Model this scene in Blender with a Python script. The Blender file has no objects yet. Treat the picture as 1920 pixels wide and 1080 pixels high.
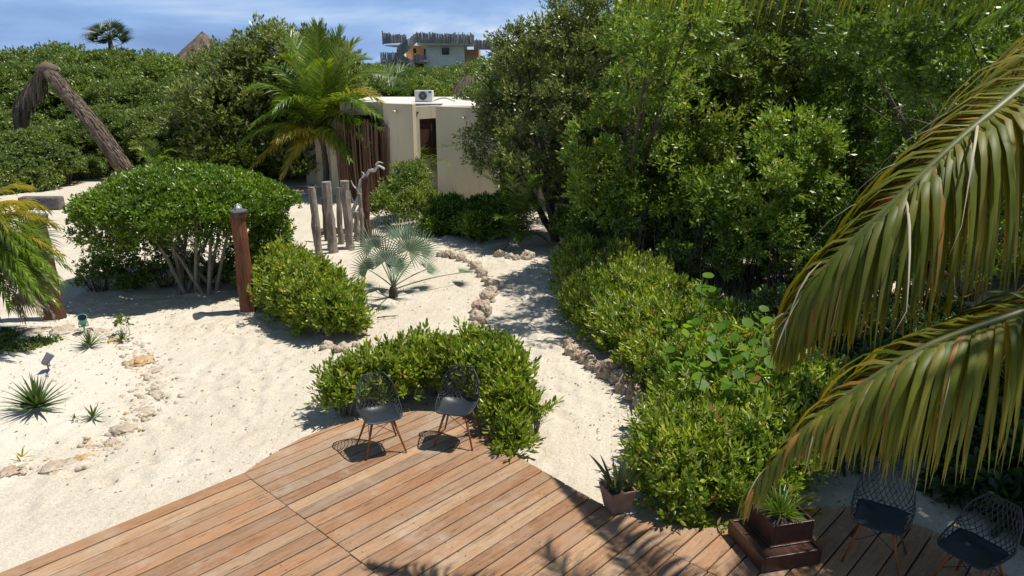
import bpy, math, random
import numpy as np
from mathutils import Vector, Matrix

# ------------------------------------------------------------------ camera, sky, sun, exposure
FPX, CAMH, PITCH = 1387.0, 4.5, math.radians(17)
sc = bpy.context.scene
camd = bpy.data.cameras.new("camera"); cam = bpy.data.objects.new("camera", camd)
sc.collection.objects.link(cam); sc.camera = cam
camd.sensor_width = 36.0; camd.lens = 36.0 * FPX / 1920.0
camd.clip_start = 0.05; camd.clip_end = 2000
cam.location = (0, 0, CAMH); cam.rotation_euler = (math.radians(90) - PITCH, 0, 0)

SUN_EL, SUN_AZ = math.radians(66), math.radians(80)          # azimuth clockwise from +Y
SV = Vector((math.sin(SUN_AZ) * math.cos(SUN_EL), math.cos(SUN_AZ) * math.cos(SUN_EL), math.sin(SUN_EL)))
ld = bpy.data.lights.new("sun", 'SUN'); ld.energy = 4.9; ld.angle = math.radians(0.53); ld.color = (1.0, 0.95, 0.87)
sun = bpy.data.objects.new("sun", ld); sc.collection.objects.link(sun)
sun.rotation_euler = SV.to_track_quat('Z', 'Y').to_euler(); sun.location = (8, 3, 20)

world = bpy.data.worlds.new("World"); sc.world = world; world.use_nodes = True
nt = world.node_tree; nt.nodes.clear()
def wn(t, **k):
    n = nt.nodes.new(t)
    for a, b in k.items(): setattr(n, a, b)
    return n
sky = wn('ShaderNodeTexSky', sky_type='NISHITA', sun_disc=False)
sky.sun_elevation = SUN_EL; sky.sun_rotation = SUN_AZ; sky.altitude = 0; sky.air_density = 1.3; sky.dust_density = 0.2; sky.ozone_density = 1.5
tc = wn('ShaderNodeTexCoord'); mp = wn('ShaderNodeMapping'); mp.inputs['Scale'].default_value = (1.0, 1.0, 4.2)
mp.inputs['Location'].default_value = (2.4, 0.3, 0.1)
nz = wn('ShaderNodeTexNoise'); nz.inputs['Scale'].default_value = 2.6; nz.inputs['Detail'].default_value = 9; nz.inputs['Roughness'].default_value = 0.55; nz.inputs['Distortion'].default_value = 0.4
rp = wn('ShaderNodeValToRGB'); rp.color_ramp.elements[0].position = 0.34; rp.color_ramp.elements[1].position = 0.70
rp.color_ramp.elements[0].color = (.15, .265, .52, 1); rp.color_ramp.elements[1].color = (.80, .84, .90, 1)
e_ = rp.color_ramp.elements.new(.50); e_.color = (.23, .385, .68, 1); e_ = rp.color_ramp.elements.new(.58); e_.color = (.36, .50, .74, 1)
gain = wn('ShaderNodeVectorMath', operation='SCALE'); gain.inputs['Scale'].default_value = 18.5
mx = wn('ShaderNodeMix', data_type='RGBA'); sx = wn('ShaderNodeSeparateXYZ'); mr = wn('ShaderNodeMapRange')      # cloud veil thins out overhead
mr.inputs['From Min'].default_value = .16; mr.inputs['From Max'].default_value = .55; mr.inputs['To Min'].default_value = .9; mr.inputs['To Max'].default_value = .0
bg = wn('ShaderNodeBackground'); bg.inputs['Strength'].default_value = 0.06
out = wn('ShaderNodeOutputWorld')
L = nt.links.new
L(tc.outputs['Generated'], sx.inputs[0]); L(sx.outputs['Z'], mr.inputs['Value']); L(mr.outputs[0], mx.inputs[0])
L(tc.outputs['Generated'], mp.inputs['Vector']); L(mp.outputs[0], nz.inputs['Vector']); L(nz.outputs['Fac'], rp.inputs[0])
L(rp.outputs[0], gain.inputs[0]); L(gain.outputs[0], mx.inputs[7]); L(sky.outputs[0], mx.inputs[6]); L(mx.outputs[2], bg.inputs['Color']); L(bg.outputs[0], out.inputs[0])

sc.view_settings.view_transform = 'Standard'; sc.view_settings.look = 'None'
sc.view_settings.exposure = 0.2; sc.view_settings.gamma = 1.0
sc.render.engine = 'CYCLES'
cy = sc.cycles
cy.max_bounces = 5; cy.diffuse_bounces = 2; cy.glossy_bounces = 2; cy.transmission_bounces = 3; cy.transparent_max_bounces = 4
cy.caustics_reflective = False; cy.caustics_refractive = False; cy.sample_clamp_indirect = 3.0
cy.use_denoising = True

# ------------------------------------------------------------------ helpers
def ray(px, py):
    a = (px - 960) / FPX; b = (540 - py) / FPX
    return (a, math.cos(PITCH) + b * math.sin(PITCH), -math.sin(PITCH) + b * math.cos(PITCH))
def G(px, py, z=0.0):                     # where a line of sight meets height z
    d = ray(px, py); t = (z - CAMH) / d[2]
    return Vector((d[0] * t, d[1] * t, z))
def A(px, py, Y):                         # where a line of sight reaches distance Y
    d = ray(px, py); t = Y / d[1]
    return Vector((d[0] * t, Y, CAMH + d[2] * t))
def V(*a): return Vector(a)
C = bpy.context.collection
if C is None: C = sc.collection

class MB:
    def __init__(s): s.v = []; s.f = []
    def add(s, vs, fs):
        o = len(s.v); s.v += [tuple(p) for p in vs]; s.f += [tuple(i + o for i in f) for f in fs]
    def box(s, c, size, rot=0.0, taper=1.0, M=None):
        hx, hy, hz = size[0] / 2, size[1] / 2, size[2] / 2
        vs = []
        for z, k in ((-hz, 1.0), (hz, taper)):
            for x, y in ((-hx, -hy), (hx, -hy), (hx, hy), (-hx, hy)):
                p = Vector((x * k, y * k, z))
                if M is not None: p = M @ p
                else: p = Matrix.Rotation(rot, 3, 'Z') @ p
                vs.append(p + Vector(c))
        s.add(vs, [(0, 3, 2, 1), (4, 5, 6, 7), (0, 1, 5, 4), (1, 2, 6, 5), (2, 3, 7, 6), (3, 0, 4, 7)])
    def prism(s, poly, z0, z1):
        n = len(poly)
        a = sum(poly[i][0] * poly[(i + 1) % n][1] - poly[(i + 1) % n][0] * poly[i][1] for i in range(n))
        if a < 0: poly = poly[::-1]
        vs = [(p[0], p[1], z0) for p in poly] + [(p[0], p[1], z1) for p in poly]
        s.add(vs, [tuple(range(n - 1, -1, -1)), tuple(range(n, 2 * n))] + [(i, (i + 1) % n, n + (i + 1) % n, n + i) for i in range(n)])
    def tube(s, pts, radii, sides=8, cap=True, noise=0.0, rng=None, flat=1.0):
        pts = [Vector(p) for p in pts]; n = len(pts)
        if not hasattr(radii, '__len__'): radii = [radii] * n
        up = Vector((0.13, 0.21, 0.97)).normalized(); vs = []
        t0 = (pts[1] - pts[0]).normalized()
        x = t0.cross(up)
        if x.length < 0.05: x = t0.cross(Vector((1, 0, 0)))
        x.normalize()
        for i in range(n):
            t = (pts[min(i + 1, n - 1)] - pts[max(i - 1, 0)]).normalized()
            x = (x - t * x.dot(t)).normalized(); y = t.cross(x)
            for k in range(sides):
                a = 2 * math.pi * k / sides; r = radii[i]
                if noise and rng: r *= 1 + rng.uniform(-noise, noise)
                vs.append(pts[i] + (x * math.cos(a) + y * math.sin(a) * flat) * r)
        fs = [(i * sides + k, i * sides + (k + 1) % sides, (i + 1) * sides + (k + 1) % sides, (i + 1) * sides + k) for i in range(n - 1) for k in range(sides)]
        if cap: fs += [tuple(range(sides - 1, -1, -1)), tuple((n - 1) * sides + k for k in range(sides))]
        s.add(vs, fs)
    def strip(s, pts, w, side):            # ribbon with width list and side vectors, folded slightly
        n = len(pts); vs = []
        for i in range(n):
            vs += [Vector(pts[i]) - Vector(side[i]) * w[i], Vector(pts[i]) + Vector(side[i]) * w[i]]
        s.add(vs, [(2 * i, 2 * i + 1, 2 * i + 3, 2 * i + 2) for i in range(n - 1)])
    def build(s, name, mat, parent=None, smooth=False, loc=(0, 0, 0), rz=0.0, bevel=0.0):
        me = bpy.data.meshes.new(name); me.from_pydata(s.v, [], s.f); me.update()
        if smooth: me.polygons.foreach_set('use_smooth', [True] * len(me.polygons))
        return link(name, me, mat, parent, loc, rz, bevel)
def link(name, me, mat, parent=None, loc=(0, 0, 0), rz=0.0, bevel=0.0):
    o = bpy.data.objects.new(name, me); C.objects.link(o)
    if mat is not None and len(me.materials) == 0: me.materials.append(mat)
    o.location = loc; o.rotation_euler = (0, 0, rz)
    if parent is not None: o.parent = parent
    if bevel:
        b = o.modifiers.new("bevel", 'BEVEL'); b.width = bevel; b.segments = 2; b.limit_method = 'ANGLE'
    return o
def empty(name, loc, rz=0.0):
    o = bpy.data.objects.new(name, None); C.objects.link(o); o.location = loc; o.rotation_euler = (0, 0, rz)
    o.empty_display_size = 0.2
    return o
def tag(o, label=None, cat=None, group=None, kind=None):
    if label: o['label'] = label
    if cat: o['category'] = cat
    if group: o['group'] = group
    if kind: o['kind'] = kind
    return o
def copy_tree(o, parent=None):
    kids = [c for c in bpy.data.objects if c.parent == o]
    c = o.copy(); C.objects.link(c); c.parent = parent
    for k in kids: copy_tree(k, c)
    return c
ORD = "first second third fourth fifth sixth seventh eighth ninth tenth eleventh twelfth thirteenth fourteenth fifteenth sixteenth seventeenth eighteenth nineteenth twentieth".split()

def hash3(ix, iy, iz, seed=0):
    h = (ix.astype(np.int64) * 374761393 + iy.astype(np.int64) * 668265263 + iz.astype(np.int64) * 2147483647 + seed * 974634777) & 0xffffffff
    h = ((h ^ (h >> 13)) * 1274126177) & 0xffffffff
    return ((h ^ (h >> 16)) & 0xffff) / 65535.0
def vnoise(P, scale=1.0, seed=0):
    Q = np.asarray(P, float) * scale; I = np.floor(Q).astype(int); f = Q - I; f = f * f * (3 - 2 * f); r = 0
    for a in (0, 1):
        for b in (0, 1):
            for c in (0, 1):
                w = (f[:, 0] if a else 1 - f[:, 0]) * (f[:, 1] if b else 1 - f[:, 1]) * (f[:, 2] if c else 1 - f[:, 2])
                r = r + w * hash3(I[:, 0] + a, I[:, 1] + b, I[:, 2] + c, seed)
    return r
def fbm(P, scale, oct=4, seed=0):
    r = 0; a = 1; t = 0
    for o in range(oct):
        r = r + a * vnoise(P, scale * 2 ** o, seed + o); t += a; a *= 0.5
    return r / t

def raw_mesh(name, verts, quads):
    me = bpy.data.meshes.new(name); nv = len(verts); nf, k = quads.shape
    me.vertices.add(nv); me.vertices.foreach_set('co', np.ascontiguousarray(verts, dtype=np.float32).ravel())
    me.loops.add(nf * k); me.loops.foreach_set('vertex_index', np.ascontiguousarray(quads, dtype=np.int32).ravel())
    me.polygons.add(nf); me.polygons.foreach_set('loop_start', np.arange(0, nf * k, k, dtype=np.int32))
    me.polygons.foreach_set('loop_total', np.full(nf, k, dtype=np.int32))
    me.update(calc_edges=True); return me
def nrm(a): return a / np.maximum(np.linalg.norm(a, axis=1, keepdims=True), 1e-9)

T_QUAD = (np.array([[0, 0, 0], [.5, -.5, .10], [1, 0, 0], [.5, .5, .10]]), np.array([[0, 1, 2, 3]]))
T_OVAL = (np.array([[0, 0, 0], [.38, -.40, .16], [.78, -.42, .14], [1, 0, -.06], [.78, .42, .14], [.38, .40, .16]]), np.array([[0, 1, 2, 3], [0, 3, 4, 5]]))
T_LANCE = (np.array([[0, 0, 0], [.3, -.45, .15], [.62, -.42, .14], [1, 0, -.1], [.62, .42, .14], [.3, .45, .15]]), np.array([[0, 1, 2, 3], [0, 3, 4, 5]]))

def leaves(name, P, D, Wd, Ln, Wt, tmpl):
    """P base, D direction, Wd width direction, Ln length, Wt width"""
    tv, tf = tmpl; n = len(P); m = len(tv)
    N = nrm(np.cross(Wd, D)); N = np.where((N[:, 2:3] < 0) & (np.random.rand(n, 1) > 2), -N, N)
    v = (P[:, None, :] + tv[None, :, 0:1] * (D * Ln[:, None])[:, None, :] + tv[None, :, 1:2] * (Wd * Wt[:, None])[:, None, :]
         + tv[None, :, 2:3] * (N * Wt[:, None])[:, None, :])
    f = tf[None] + (np.arange(n) * m)[:, None, None]
    return raw_mesh(name, v.reshape(-1, 3), f.reshape(-1, tf.shape[1]))
def shoot_leaves(name, rng, P, AX, k, Ln, Wt, tmpl, spread=(35, 80), slen=0.0, jitter=0.3):
    """k leaves spiralling round every shoot axis"""
    n = len(P); AX = nrm(AX)
    ref = np.tile([[0.31, 0.17, 0.93]], (n, 1)); X = np.cross(AX, ref); bad = np.linalg.norm(X, axis=1) < .05; X[bad] = np.cross(AX[bad], [[1, 0, 0]]); X = nrm(X); Y = np.cross(AX, X)
    a0 = rng.random(n) * 6.283
    PP = []; DD = []; WW = []; LL = []; TT = []
    for j in range(k):
        a = a0 + j * 2.4 + rng.normal(0, .25, n); t = j / max(k - 1, 1)
        el = np.radians(spread[1] + (spread[0] - spread[1]) * t + rng.normal(0, 10, n))
        R = X * np.cos(a)[:, None] + Y * np.sin(a)[:, None]
        D = AX * np.cos(el)[:, None] + R * np.sin(el)[:, None]
        W = nrm(np.cross(AX, R) + rng.normal(0, jitter, (n, 3))); W = nrm(W - D * (W * D).sum(1)[:, None])
        s = Ln * (rng.uniform(.55, 1.25, n))
        PP.append(P + AX * (slen * (t - 1))[:, None] if hasattr(t, '__len__') else P + AX * slen * (t - .5)); DD.append(D); WW.append(W); LL.append(s); TT.append(Wt * s / Ln * rng.uniform(.85, 1.15, n))
    return leaves(name, np.vstack(PP), nrm(np.vstack(DD)), np.vstack(WW), np.concatenate(LL), np.concatenate(TT), tmpl)

def rdir(rng, n): return nrm(rng.normal(size=(n, 3)))
def blob_shoots(rng, blobs, n_clump, per, clump_r, zlow=-0.35, fill=.12, inner=.62, up=.5, shell=(.80, 1.02)):
    """shoot points and axes in light clumps over the surface of ellipsoids; blobs = [(cx,cy,cz,rx,ry,rz)]"""
    B = np.array(blobs, float); area = (B[:, 3] * B[:, 4] + B[:, 3] * B[:, 5] + B[:, 4] * B[:, 5]); pr = area / area.sum()
    idx = rng.choice(len(B), n_clump * 3, p=pr); d = rdir(rng, n_clump * 3); ok = d[:, 2] > zlow; idx = idx[ok][:n_clump]; d = d[ok][:n_clump]
    r = rng.uniform(shell[0], shell[1], len(d)); fi = rng.random(len(d)) < fill; r[fi] = rng.uniform(.35, .8, fi.sum())
    c = B[idx, :3] + d * B[idx, 3:] * r[:, None]; outw = nrm(d / B[idx, 3:] * B[idx, 3:].mean(1)[:, None])
    P = np.repeat(c, per, 0); O = np.repeat(outw, per, 0); cr = np.repeat(clump_r * rng.uniform(.6, 1.4, len(c)), per)
    off = rdir(rng, len(P)) * (rng.random(len(P)) ** .45)[:, None]
    P = P + off * cr[:, None] * np.array([1, 1, .8])
    AX = nrm(off * .9 + O * .7 + np.array([0, 0, up]) + rng.normal(0, .25, (len(P), 3)))
    q = np.full(len(P), 9.0)
    for b in B: q = np.minimum(q, np.linalg.norm((P - b[:3]) / b[3:], axis=1))
    keep = (q > inner) | (rng.random(len(P)) < fill)
    return P[keep], AX[keep]

# ------------------------------------------------------------------ materials
MAT = {}
def newmat(name):
    m = bpy.data.materials.new(name); m.use_nodes = True; n = m.node_tree.nodes; n.clear(); MAT[name] = m
    return m, m.node_tree
def nd(t, ty, **k):
    n = t.nodes.new(ty)
    for a, b in k.items():
        if a in n.inputs.keys(): n.inputs[a].default_value = b
        else: setattr(n, a, b)
    return n
def ramp(t, src, stops):
    r = t.nodes.new('ShaderNodeValToRGB'); e = r.color_ramp.elements
    while len(e) > 1: e.remove(e[-1])
    e[0].position = stops[0][0]; e[0].color = (*stops[0][1], 1)
    for p, c in stops[1:]:
        x = e.new(p); x.color = (*c, 1)
    t.links.new(src, r.inputs[0]); return r.outputs[0]
def coords(t, scale=(1, 1, 1), rot=(0, 0, 0), obj=True):
    c = t.nodes.new('ShaderNodeTexCoord'); m = t.nodes.new('ShaderNodeMapping'); m.inputs['Scale'].default_value = scale; m.inputs['Rotation'].default_value = rot
    t.links.new(c.outputs['Object' if obj else 'Generated'], m.inputs[0]); return m.outputs[0]
def noise(t, vec, scale, detail=4, rough=.5, dist=0.0):
    n = t.nodes.new('ShaderNodeTexNoise'); n.inputs['Scale'].default_value = scale; n.inputs['Detail'].default_value = detail; n.inputs['Roughness'].default_value = rough; n.inputs['Distortion'].default_value = dist
    if vec is not None: t.links.new(vec, n.inputs['Vector'])
    return n.outputs['Fac']
def mixc(t, fac, a, b, mode='MIX'):
    m = t.nodes.new('ShaderNodeMix'); m.data_type = 'RGBA'; m.blend_type = mode
    for k, v in (('Factor', fac), ('A', a), ('B', b)):
        s = m.inputs[k] if k != 'Factor' else m.inputs[0]
        if k == 'A': s = m.inputs[6]
        if k == 'B': s = m.inputs[7]
        if hasattr(v, 'is_linked') or hasattr(v, 'links'): t.links.new(v, s)
        elif k == 'Factor': s.default_value = v
        else: s.default_value = (*v, 1)
    return m.outputs[2]
def bumpn(t, h, strength, dist, normal=None):
    b = t.nodes.new('ShaderNodeBump'); b.inputs['Strength'].default_value = strength; b.inputs['Distance'].default_value = dist; t.links.new(h, b.inputs['Height'])
    if normal is not None: t.links.new(normal, b.inputs['Normal'])
    return b.outputs[0]
def finish(t, col, rough=.7, normal=None, spec=.4, metal=0.0, coat=0.0):
    p = t.nodes.new('ShaderNodeBsdfPrincipled'); o = t.nodes.new('ShaderNodeOutputMaterial')
    if hasattr(col, 'links'): t.links.new(col, p.inputs['Base Color'])
    else: p.inputs['Base Color'].default_value = (*col, 1)
    if hasattr(rough, 'links'): t.links.new(rough, p.inputs['Roughness'])
    else: p.inputs['Roughness'].default_value = rough
    p.inputs['Specular IOR Level'].default_value = spec; p.inputs['Metallic'].default_value = metal; p.inputs['Coat Weight'].default_value = coat
    if normal is not None: t.links.new(normal, p.inputs['Normal'])
    t.links.new(p.outputs[0], o.inputs[0]); return p, o
def leaf_mat(name, c1, c2, c3, rough=.42, trans=.27, dead=None, patch=1.1, tcol=None, spec=.5, tip=None):
    """per-leaf colour between c1 and c3, slow patches, light passing through"""
    m, t = newmat(name); g = t.nodes.new('ShaderNodeNewGeometry')
    st = [(0, c1), (.5, c2), (.93, c3)]
    if dead: st += [(.955, c3), (.96, dead)]
    base = ramp(t, g.outputs['Random Per Island'], st)
    n = noise(t, coords(t), patch, 2)
    k = ramp(t, n, [(.35, (.72, .78, .75)), (.65, (1.25, 1.16, 1.0))])
    base = mixc(t, 1.0, base, k, 'MULTIPLY')
    if tip:
        at = t.nodes.new('ShaderNodeAttribute'); at.attribute_name = 'along'; ad = t.nodes.new('ShaderNodeMath'); ad.operation = 'MULTIPLY_ADD'; ad.inputs[1].default_value = .5; t.links.new(noise(t, coords(t), 5, 3), ad.inputs[0]); t.links.new(at.outputs['Fac'], ad.inputs[2])
        base = mixc(t, ramp(t, ad.outputs[0], [(1.02, (0, 0, 0)), (1.25, (1, 1, 1))]), base, tip)
    p, o = finish(t, base, rough, spec=spec)
    tr = t.nodes.new('ShaderNodeBsdfTranslucent')
    tc_ = mixc(t, 1.0, base, tcol or (1.7, 1.75, .55), 'MULTIPLY'); t.links.new(tc_, tr.inputs[0])
    ms = t.nodes.new('ShaderNodeMixShader'); ms.inputs[0].default_value = trans
    t.links.new(p.outputs[0], ms.inputs[1]); t.links.new(tr.outputs[0], ms.inputs[2]); t.links.new(ms.outputs[0], o.inputs[0])
    return m
leaf_mat('leaf_tree', (.065, .12, .012), (.14, .215, .024), (.29, .35, .07), dead=(.20, .16, .04))
leaf_mat('leaf_tree_silver', (.07, .105, .025), (.135, .18, .045), (.27, .31, .10), rough=.34, dead=(.2, .17, .08))
leaf_mat('leaf_shade', (.020, .045, .010), (.038, .075, .014), (.07, .12, .025))  # leaf green darkened: deep shade of the right-hand shrubs put into the colour
leaf_mat('leaf_tree_bright', (.08, .15, .012), (.16, .26, .022), (.33, .42, .08), dead=(.3, .22, .06))
leaf_mat('leaf_palm_far', (.018, .04, .012), (.03, .06, .018), (.05, .09, .03))
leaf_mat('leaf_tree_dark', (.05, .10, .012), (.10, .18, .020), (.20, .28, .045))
leaf_mat('leaf_bush_far', (.075, .125, .022), (.12, .185, .034), (.19, .25, .06), dead=(.2, .17, .06))
leaf_mat('leaf_hedge', (.075, .135, .012), (.18, .26, .022), (.40, .45, .085), rough=.36, trans=.34, dead=(.30, .20, .07), patch=2.2)
leaf_mat('leaf_dome', (.05, .11, .010), (.11, .20, .018), (.25, .35, .05), rough=.30, trans=.26, patch=1.2)
leaf_mat('leaf_round', (.09, .19, .015), (.13, .26, .02), (.22, .34, .03), rough=.5, trans=.5, spec=.3, dead=(.25, .16, .03))
leaf_mat('leaf_palm', (.085, .155, .015), (.13, .21, .022), (.21, .28, .045), rough=.36, trans=.35)
leaf_mat('leaf_palm_yellow', (.20, .19, .02), (.30, .27, .03), (.40, .33, .06), rough=.42, trans=.35)
leaf_mat('leaf_palm_near', (.10, .14, .015), (.15, .18, .02), (.25, .235, .05), rough=.48, trans=.45, tcol=(2.2, 1.7, .35), dead=(.34, .20, .05), tip=(.30, .19, .08), spec=.3, patch=4)
leaf_mat('leaf_palm_hang', (.07, .12, .014), (.11, .16, .018), (.18, .20, .035), rough=.45, trans=.45, tcol=(2.0, 1.8, .35), spec=.3)
leaf_mat('leaf_fan_silver', (.12, .17, .10), (.17, .23, .14), (.26, .31, .20), rough=.5, trans=.15, tcol=(1, 1.1, .7))
leaf_mat('leaf_fan', (.06, .10, .02), (.10, .14, .035), (.16, .19, .06), rough=.4, trans=.3, dead=(.25, .22, .14))
leaf_mat('leaf_agave', (.07, .12, .03), (.10, .16, .045), (.15, .21, .07), rough=.4, trans=.1)
leaf_mat('leaf_dry', (.11, .10, .06), (.17, .15, .09), (.25, .22, .15), rough=.7, trans=.15, tcol=(1, .9, .7))
leaf_mat('leaf_straw', (.30, .27, .18), (.42, .38, .27), (.55, .50, .38), rough=.6, trans=.2, tcol=(1, .9, .6))
leaf_mat('leaf_snake', (.05, .08, .025), (.07, .10, .03), (.16, .17, .05), rough=.35, trans=.05)

def bark(name, a, b, sc_=(6, 6, 1.2), bs=.6, rough=.85):
    m, t = newmat(name); v = coords(t, sc_); n = noise(t, v, 3, 6, .6); n2 = noise(t, coords(t), 2.2, 3)
    c = ramp(t, n, [(.3, a), (.7, b)]); c = mixc(t, .35, c, ramp(t, n2, [(.3, tuple(x * .6 for x in a)), (.7, b)]))
    finish(t, c, rough, bumpn(t, n, bs, .03), spec=.2); return m
bark('bark', (.05, .042, .032), (.14, .12, .09))
bark('bark_pale', (.16, .13, .10), (.34, .30, .24))
bark('drift', (.09, .07, .055), (.46, .40, .34), (18, 18, 1.6), 1.0)
bark('drift_white', (.42, .38, .33), (.72, .68, .60), (10, 10, 3), .6)
bark('post_wood', (.09, .035, .018), (.25, .105, .05), (14, 14, 1.6), 1.0, .6)
bark('post_wood_old', (.06, .028, .020), (.13, .062, .042), (16, 16, 1.2), .7, .7)
bark('palm_trunk', (.055, .045, .035), (.14, .115, .09), (2, 2, 9))
bark('stick', (.07, .035, .022), (.21, .12, .075), (25, 25, 2), .5)
bark('stick_far', (.22, .18, .16), (.50, .45, .41), (9, 9, .6), .4)
bark('log_dark', (.02, .018, .018), (.055, .05, .05), (3, 3, 3), .5)

def thatch(name, a, b):
    m, t = newmat(name); g = t.nodes.new('ShaderNodeNewGeometry'); c = ramp(t, g.outputs['Random Per Island'], [(0, a), (1, b)])
    finish(t, c, .95, spec=.1); return m
thatch('thatch', (.08, .06, .045), (.22, .175, .135))
thatch('thatch_red', (.14, .065, .04), (.26, .14, .09))
thatch('sticks_screen', (.06, .034, .02), (.30, .18, .115))
thatch('litter', (.14, .10, .06), (.38, .29, .18))

def sand():
    m, t = newmat('sand'); v = coords(t)
    big = noise(t, v, .16, 3, .5); mid = noise(t, v, 1.1, 5, .62); fine = noise(t, v, 38, 3, .7); sp = noise(t, v, 75, 2, .8)
    c = ramp(t, big, [(.30, (.62, .57, .46)), (.50, (.52, .45, .335)), (.72, (.66, .61, .51))])
    c = mixc(t, .45, c, ramp(t, mid, [(.30, (.43, .355, .26)), (.52, (.585, .525, .425)), (.72, (.74, .71, .63))]))
    c = mixc(t, .5, c, ramp(t, fine, [(.28, (.33, .28, .21)), (.46, (.57, .51, .41)), (.7, (.74, .69, .59))]))
    c = mixc(t, ramp(t, sp, [(.66, (0, 0, 0)), (.72, (.75, .75, .75))]), c, (.22, .17, .11))
    at = t.nodes.new('ShaderNodeAttribute'); at.attribute_name = 'bed'; c = mixc(t, at.outputs['Fac'], c, mixc(t, .4, c, (.70, .665, .58)))
    wv = t.nodes.new('ShaderNodeTexWave'); wv.wave_type = 'BANDS'; wv.inputs['Scale'].default_value = 2.2; wv.inputs['Distortion'].default_value = 16; wv.inputs['Detail'].default_value = 3; wv.inputs['Detail Scale'].default_value = .6
    t.links.new(coords(t, (1, .35, 1), (0, 0, .5)), wv.inputs[0])
    n1 = bumpn(t, wv.outputs['Fac'], .16, .02); n2 = bumpn(t, noise(t, v, 9, 6, .72), .8, .035, n1); n3 = bumpn(t, fine, .55, .010, n2)
    finish(t, c, .95, n3, spec=.15)
sand()
def deckmat():
    m, t = newmat('deck_wood'); g = t.nodes.new('ShaderNodeNewGeometry')
    c0 = coords(t, (1, 1, 1), (0, 0, -math.radians(46.5)))
    def sc2(s):
        m_ = t.nodes.new('ShaderNodeMapping'); m_.inputs['Scale'].default_value = s; t.links.new(c0, m_.inputs[0]); return m_.outputs[0]
    v = sc2((1.1, 15, 6)); v2 = sc2((.9, 4.0, 1))
    isl = g.outputs['Random Per Island']
    sh = t.nodes.new('ShaderNodeVectorMath'); sh.operation = 'ADD'; t.links.new(v, sh.inputs[0])
    cm = t.nodes.new('ShaderNodeMath'); cm.operation = 'MULTIPLY'; cm.inputs[1].default_value = 40; t.links.new(isl, cm.inputs[0]); t.links.new(cm.outputs[0], sh.inputs[1])
    sh2 = t.nodes.new('ShaderNodeVectorMath'); sh2.operation = 'ADD'; t.links.new(v2, sh2.inputs[0]); t.links.new(cm.outputs[0], sh2.inputs[1])
    grain = noise(t, sh.outputs[0], 2.2, 7, .62, .8); blot = noise(t, sh2.outputs[0], 1.3, 6, .7, .5); fine = noise(t, sc2((6, 90, 20)), 3, 4, .7, .6)
    base = ramp(t, isl, [(0, (.26, .135, .070)), (.2, (.33, .18, .095)), (.4, (.39, .23, .13)), (.6, (.28, .165, .095)), (.8, (.43, .275, .16)), (1, (.27, .185, .125))])
    gr = ramp(t, grain, [(.28, (.50, .45, .42)), (.45, (.92, .9, .88)), (.62, (1.12, 1.1, 1.05)), (.75, (.8, .76, .72))])
    c = mixc(t, 1.0, base, gr, 'MULTIPLY'); c = mixc(t, .8, c, ramp(t, fine, [(.32, (.55, .5, .46)), (.5, (1, 1, 1)), (.68, (1.2, 1.16, 1.1))]), 'MULTIPLY')
    c = mixc(t, ramp(t, blot, [(.45, (0, 0, 0)), (.72, (.6, .6, .6))]), c, (.33, .255, .185))
    st = noise(t, sh2.outputs[0], 6, 5, .75, 1.2)
    c = mixc(t, ramp(t, st, [(.66, (0, 0, 0)), (.73, (.6, .6, .6))]), c, (.13, .075, .045))
    kn = t.nodes.new('ShaderNodeTexVoronoi'); kn.inputs['Scale'].default_value = 2.3; t.links.new(sh2.outputs[0], kn.inputs['Vector']); c = mixc(t, ramp(t, kn.outputs['Distance'], [(.05, (.75, .75, .75)), (.13, (0, 0, 0))]), c, (.12, .06, .035))
    c = mixc(t, ramp(t, noise(t, coords(t), 1.6, 6, .7), [(.52, (0, 0, 0)), (.75, (.5, .5, .5))]), c, (.50, .43, .34))
    c = mixc(t, ramp(t, noise(t, sh.outputs[0], 1.1, 6, .7, 2.0), [(.68, (0, 0, 0)), (.74, (.65, .65, .65))]), c, (.62, .50, .36))
    finish(t, c, .62, bumpn(t, grain, .6, .008, bumpn(t, fine, .5, .004)), spec=.25)
deckmat()
def stucco():
    m, t = newmat('stucco'); v = coords(t); a = noise(t, v, .8, 5, .6); b = noise(t, coords(t, (1, 1, .15)), 2.5, 5, .65)
    c = ramp(t, a, [(.3, (.49, .435, .31)), (.7, (.57, .51, .37))]); c = mixc(t, ramp(t, b, [(.5, (0, 0, 0)), (.75, (.55, .55, .55))]), c, (.27, .24, .18))
    finish(t, c, .9, bumpn(t, noise(t, v, 40, 3), .15, .01), spec=.15)
stucco()
def plain(name, col, rough=.6, var=.12, scale=6, spec=.4, metal=0, bump=.1, bs=40, coat=0):
    m, t = newmat(name); n = noise(t, coords(t), scale, 5, .6)
    c = ramp(t, n, [(.3, tuple(x * (1 - var) for x in col)), (.7, tuple(min(1, x * (1 + var)) for x in col))])
    finish(t, c, rough, bumpn(t, noise(t, coords(t), bs, 3), bump, .004), spec, metal, coat)
plain('roof_top', (.66, .63, .55), .9, .15, 2)
plain('stucco_far', (.74, .70, .62), .9, .1, 1)
plain('ochre', (.52, .30, .15), .9, .15, 1)
plain('dark_wood', (.055, .025, .016), .5, .4, 8)
plain('glass_dark', (.008, .008, .010), .08, .1, 4, spec=.7, bump=0)
plain('white_metal', (.66, .66, .63), .45, .06, 5)
plain('rib_dark', (.10, .11, .03), .5, .2)
plain('grey_metal', (.20, .20, .21), .4, .15, 8, metal=.6)
plain('fan_grey', (.05, .055, .06), .5, .1)
plain('blue_tag', (.03, .14, .32), .4, .05)
plain('chair_plastic', (.016, .021, .026), .45, .12, 9, spec=.5, bump=.05)
plain('leg_wood', (.26, .095, .032), .45, .3, 14)
plain('wire_black', (.012, .012, .012), .4, .1, metal=.5)
plain('planter_wood', (.065, .027, .018), .38, .4, 7, spec=.5)
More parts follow.
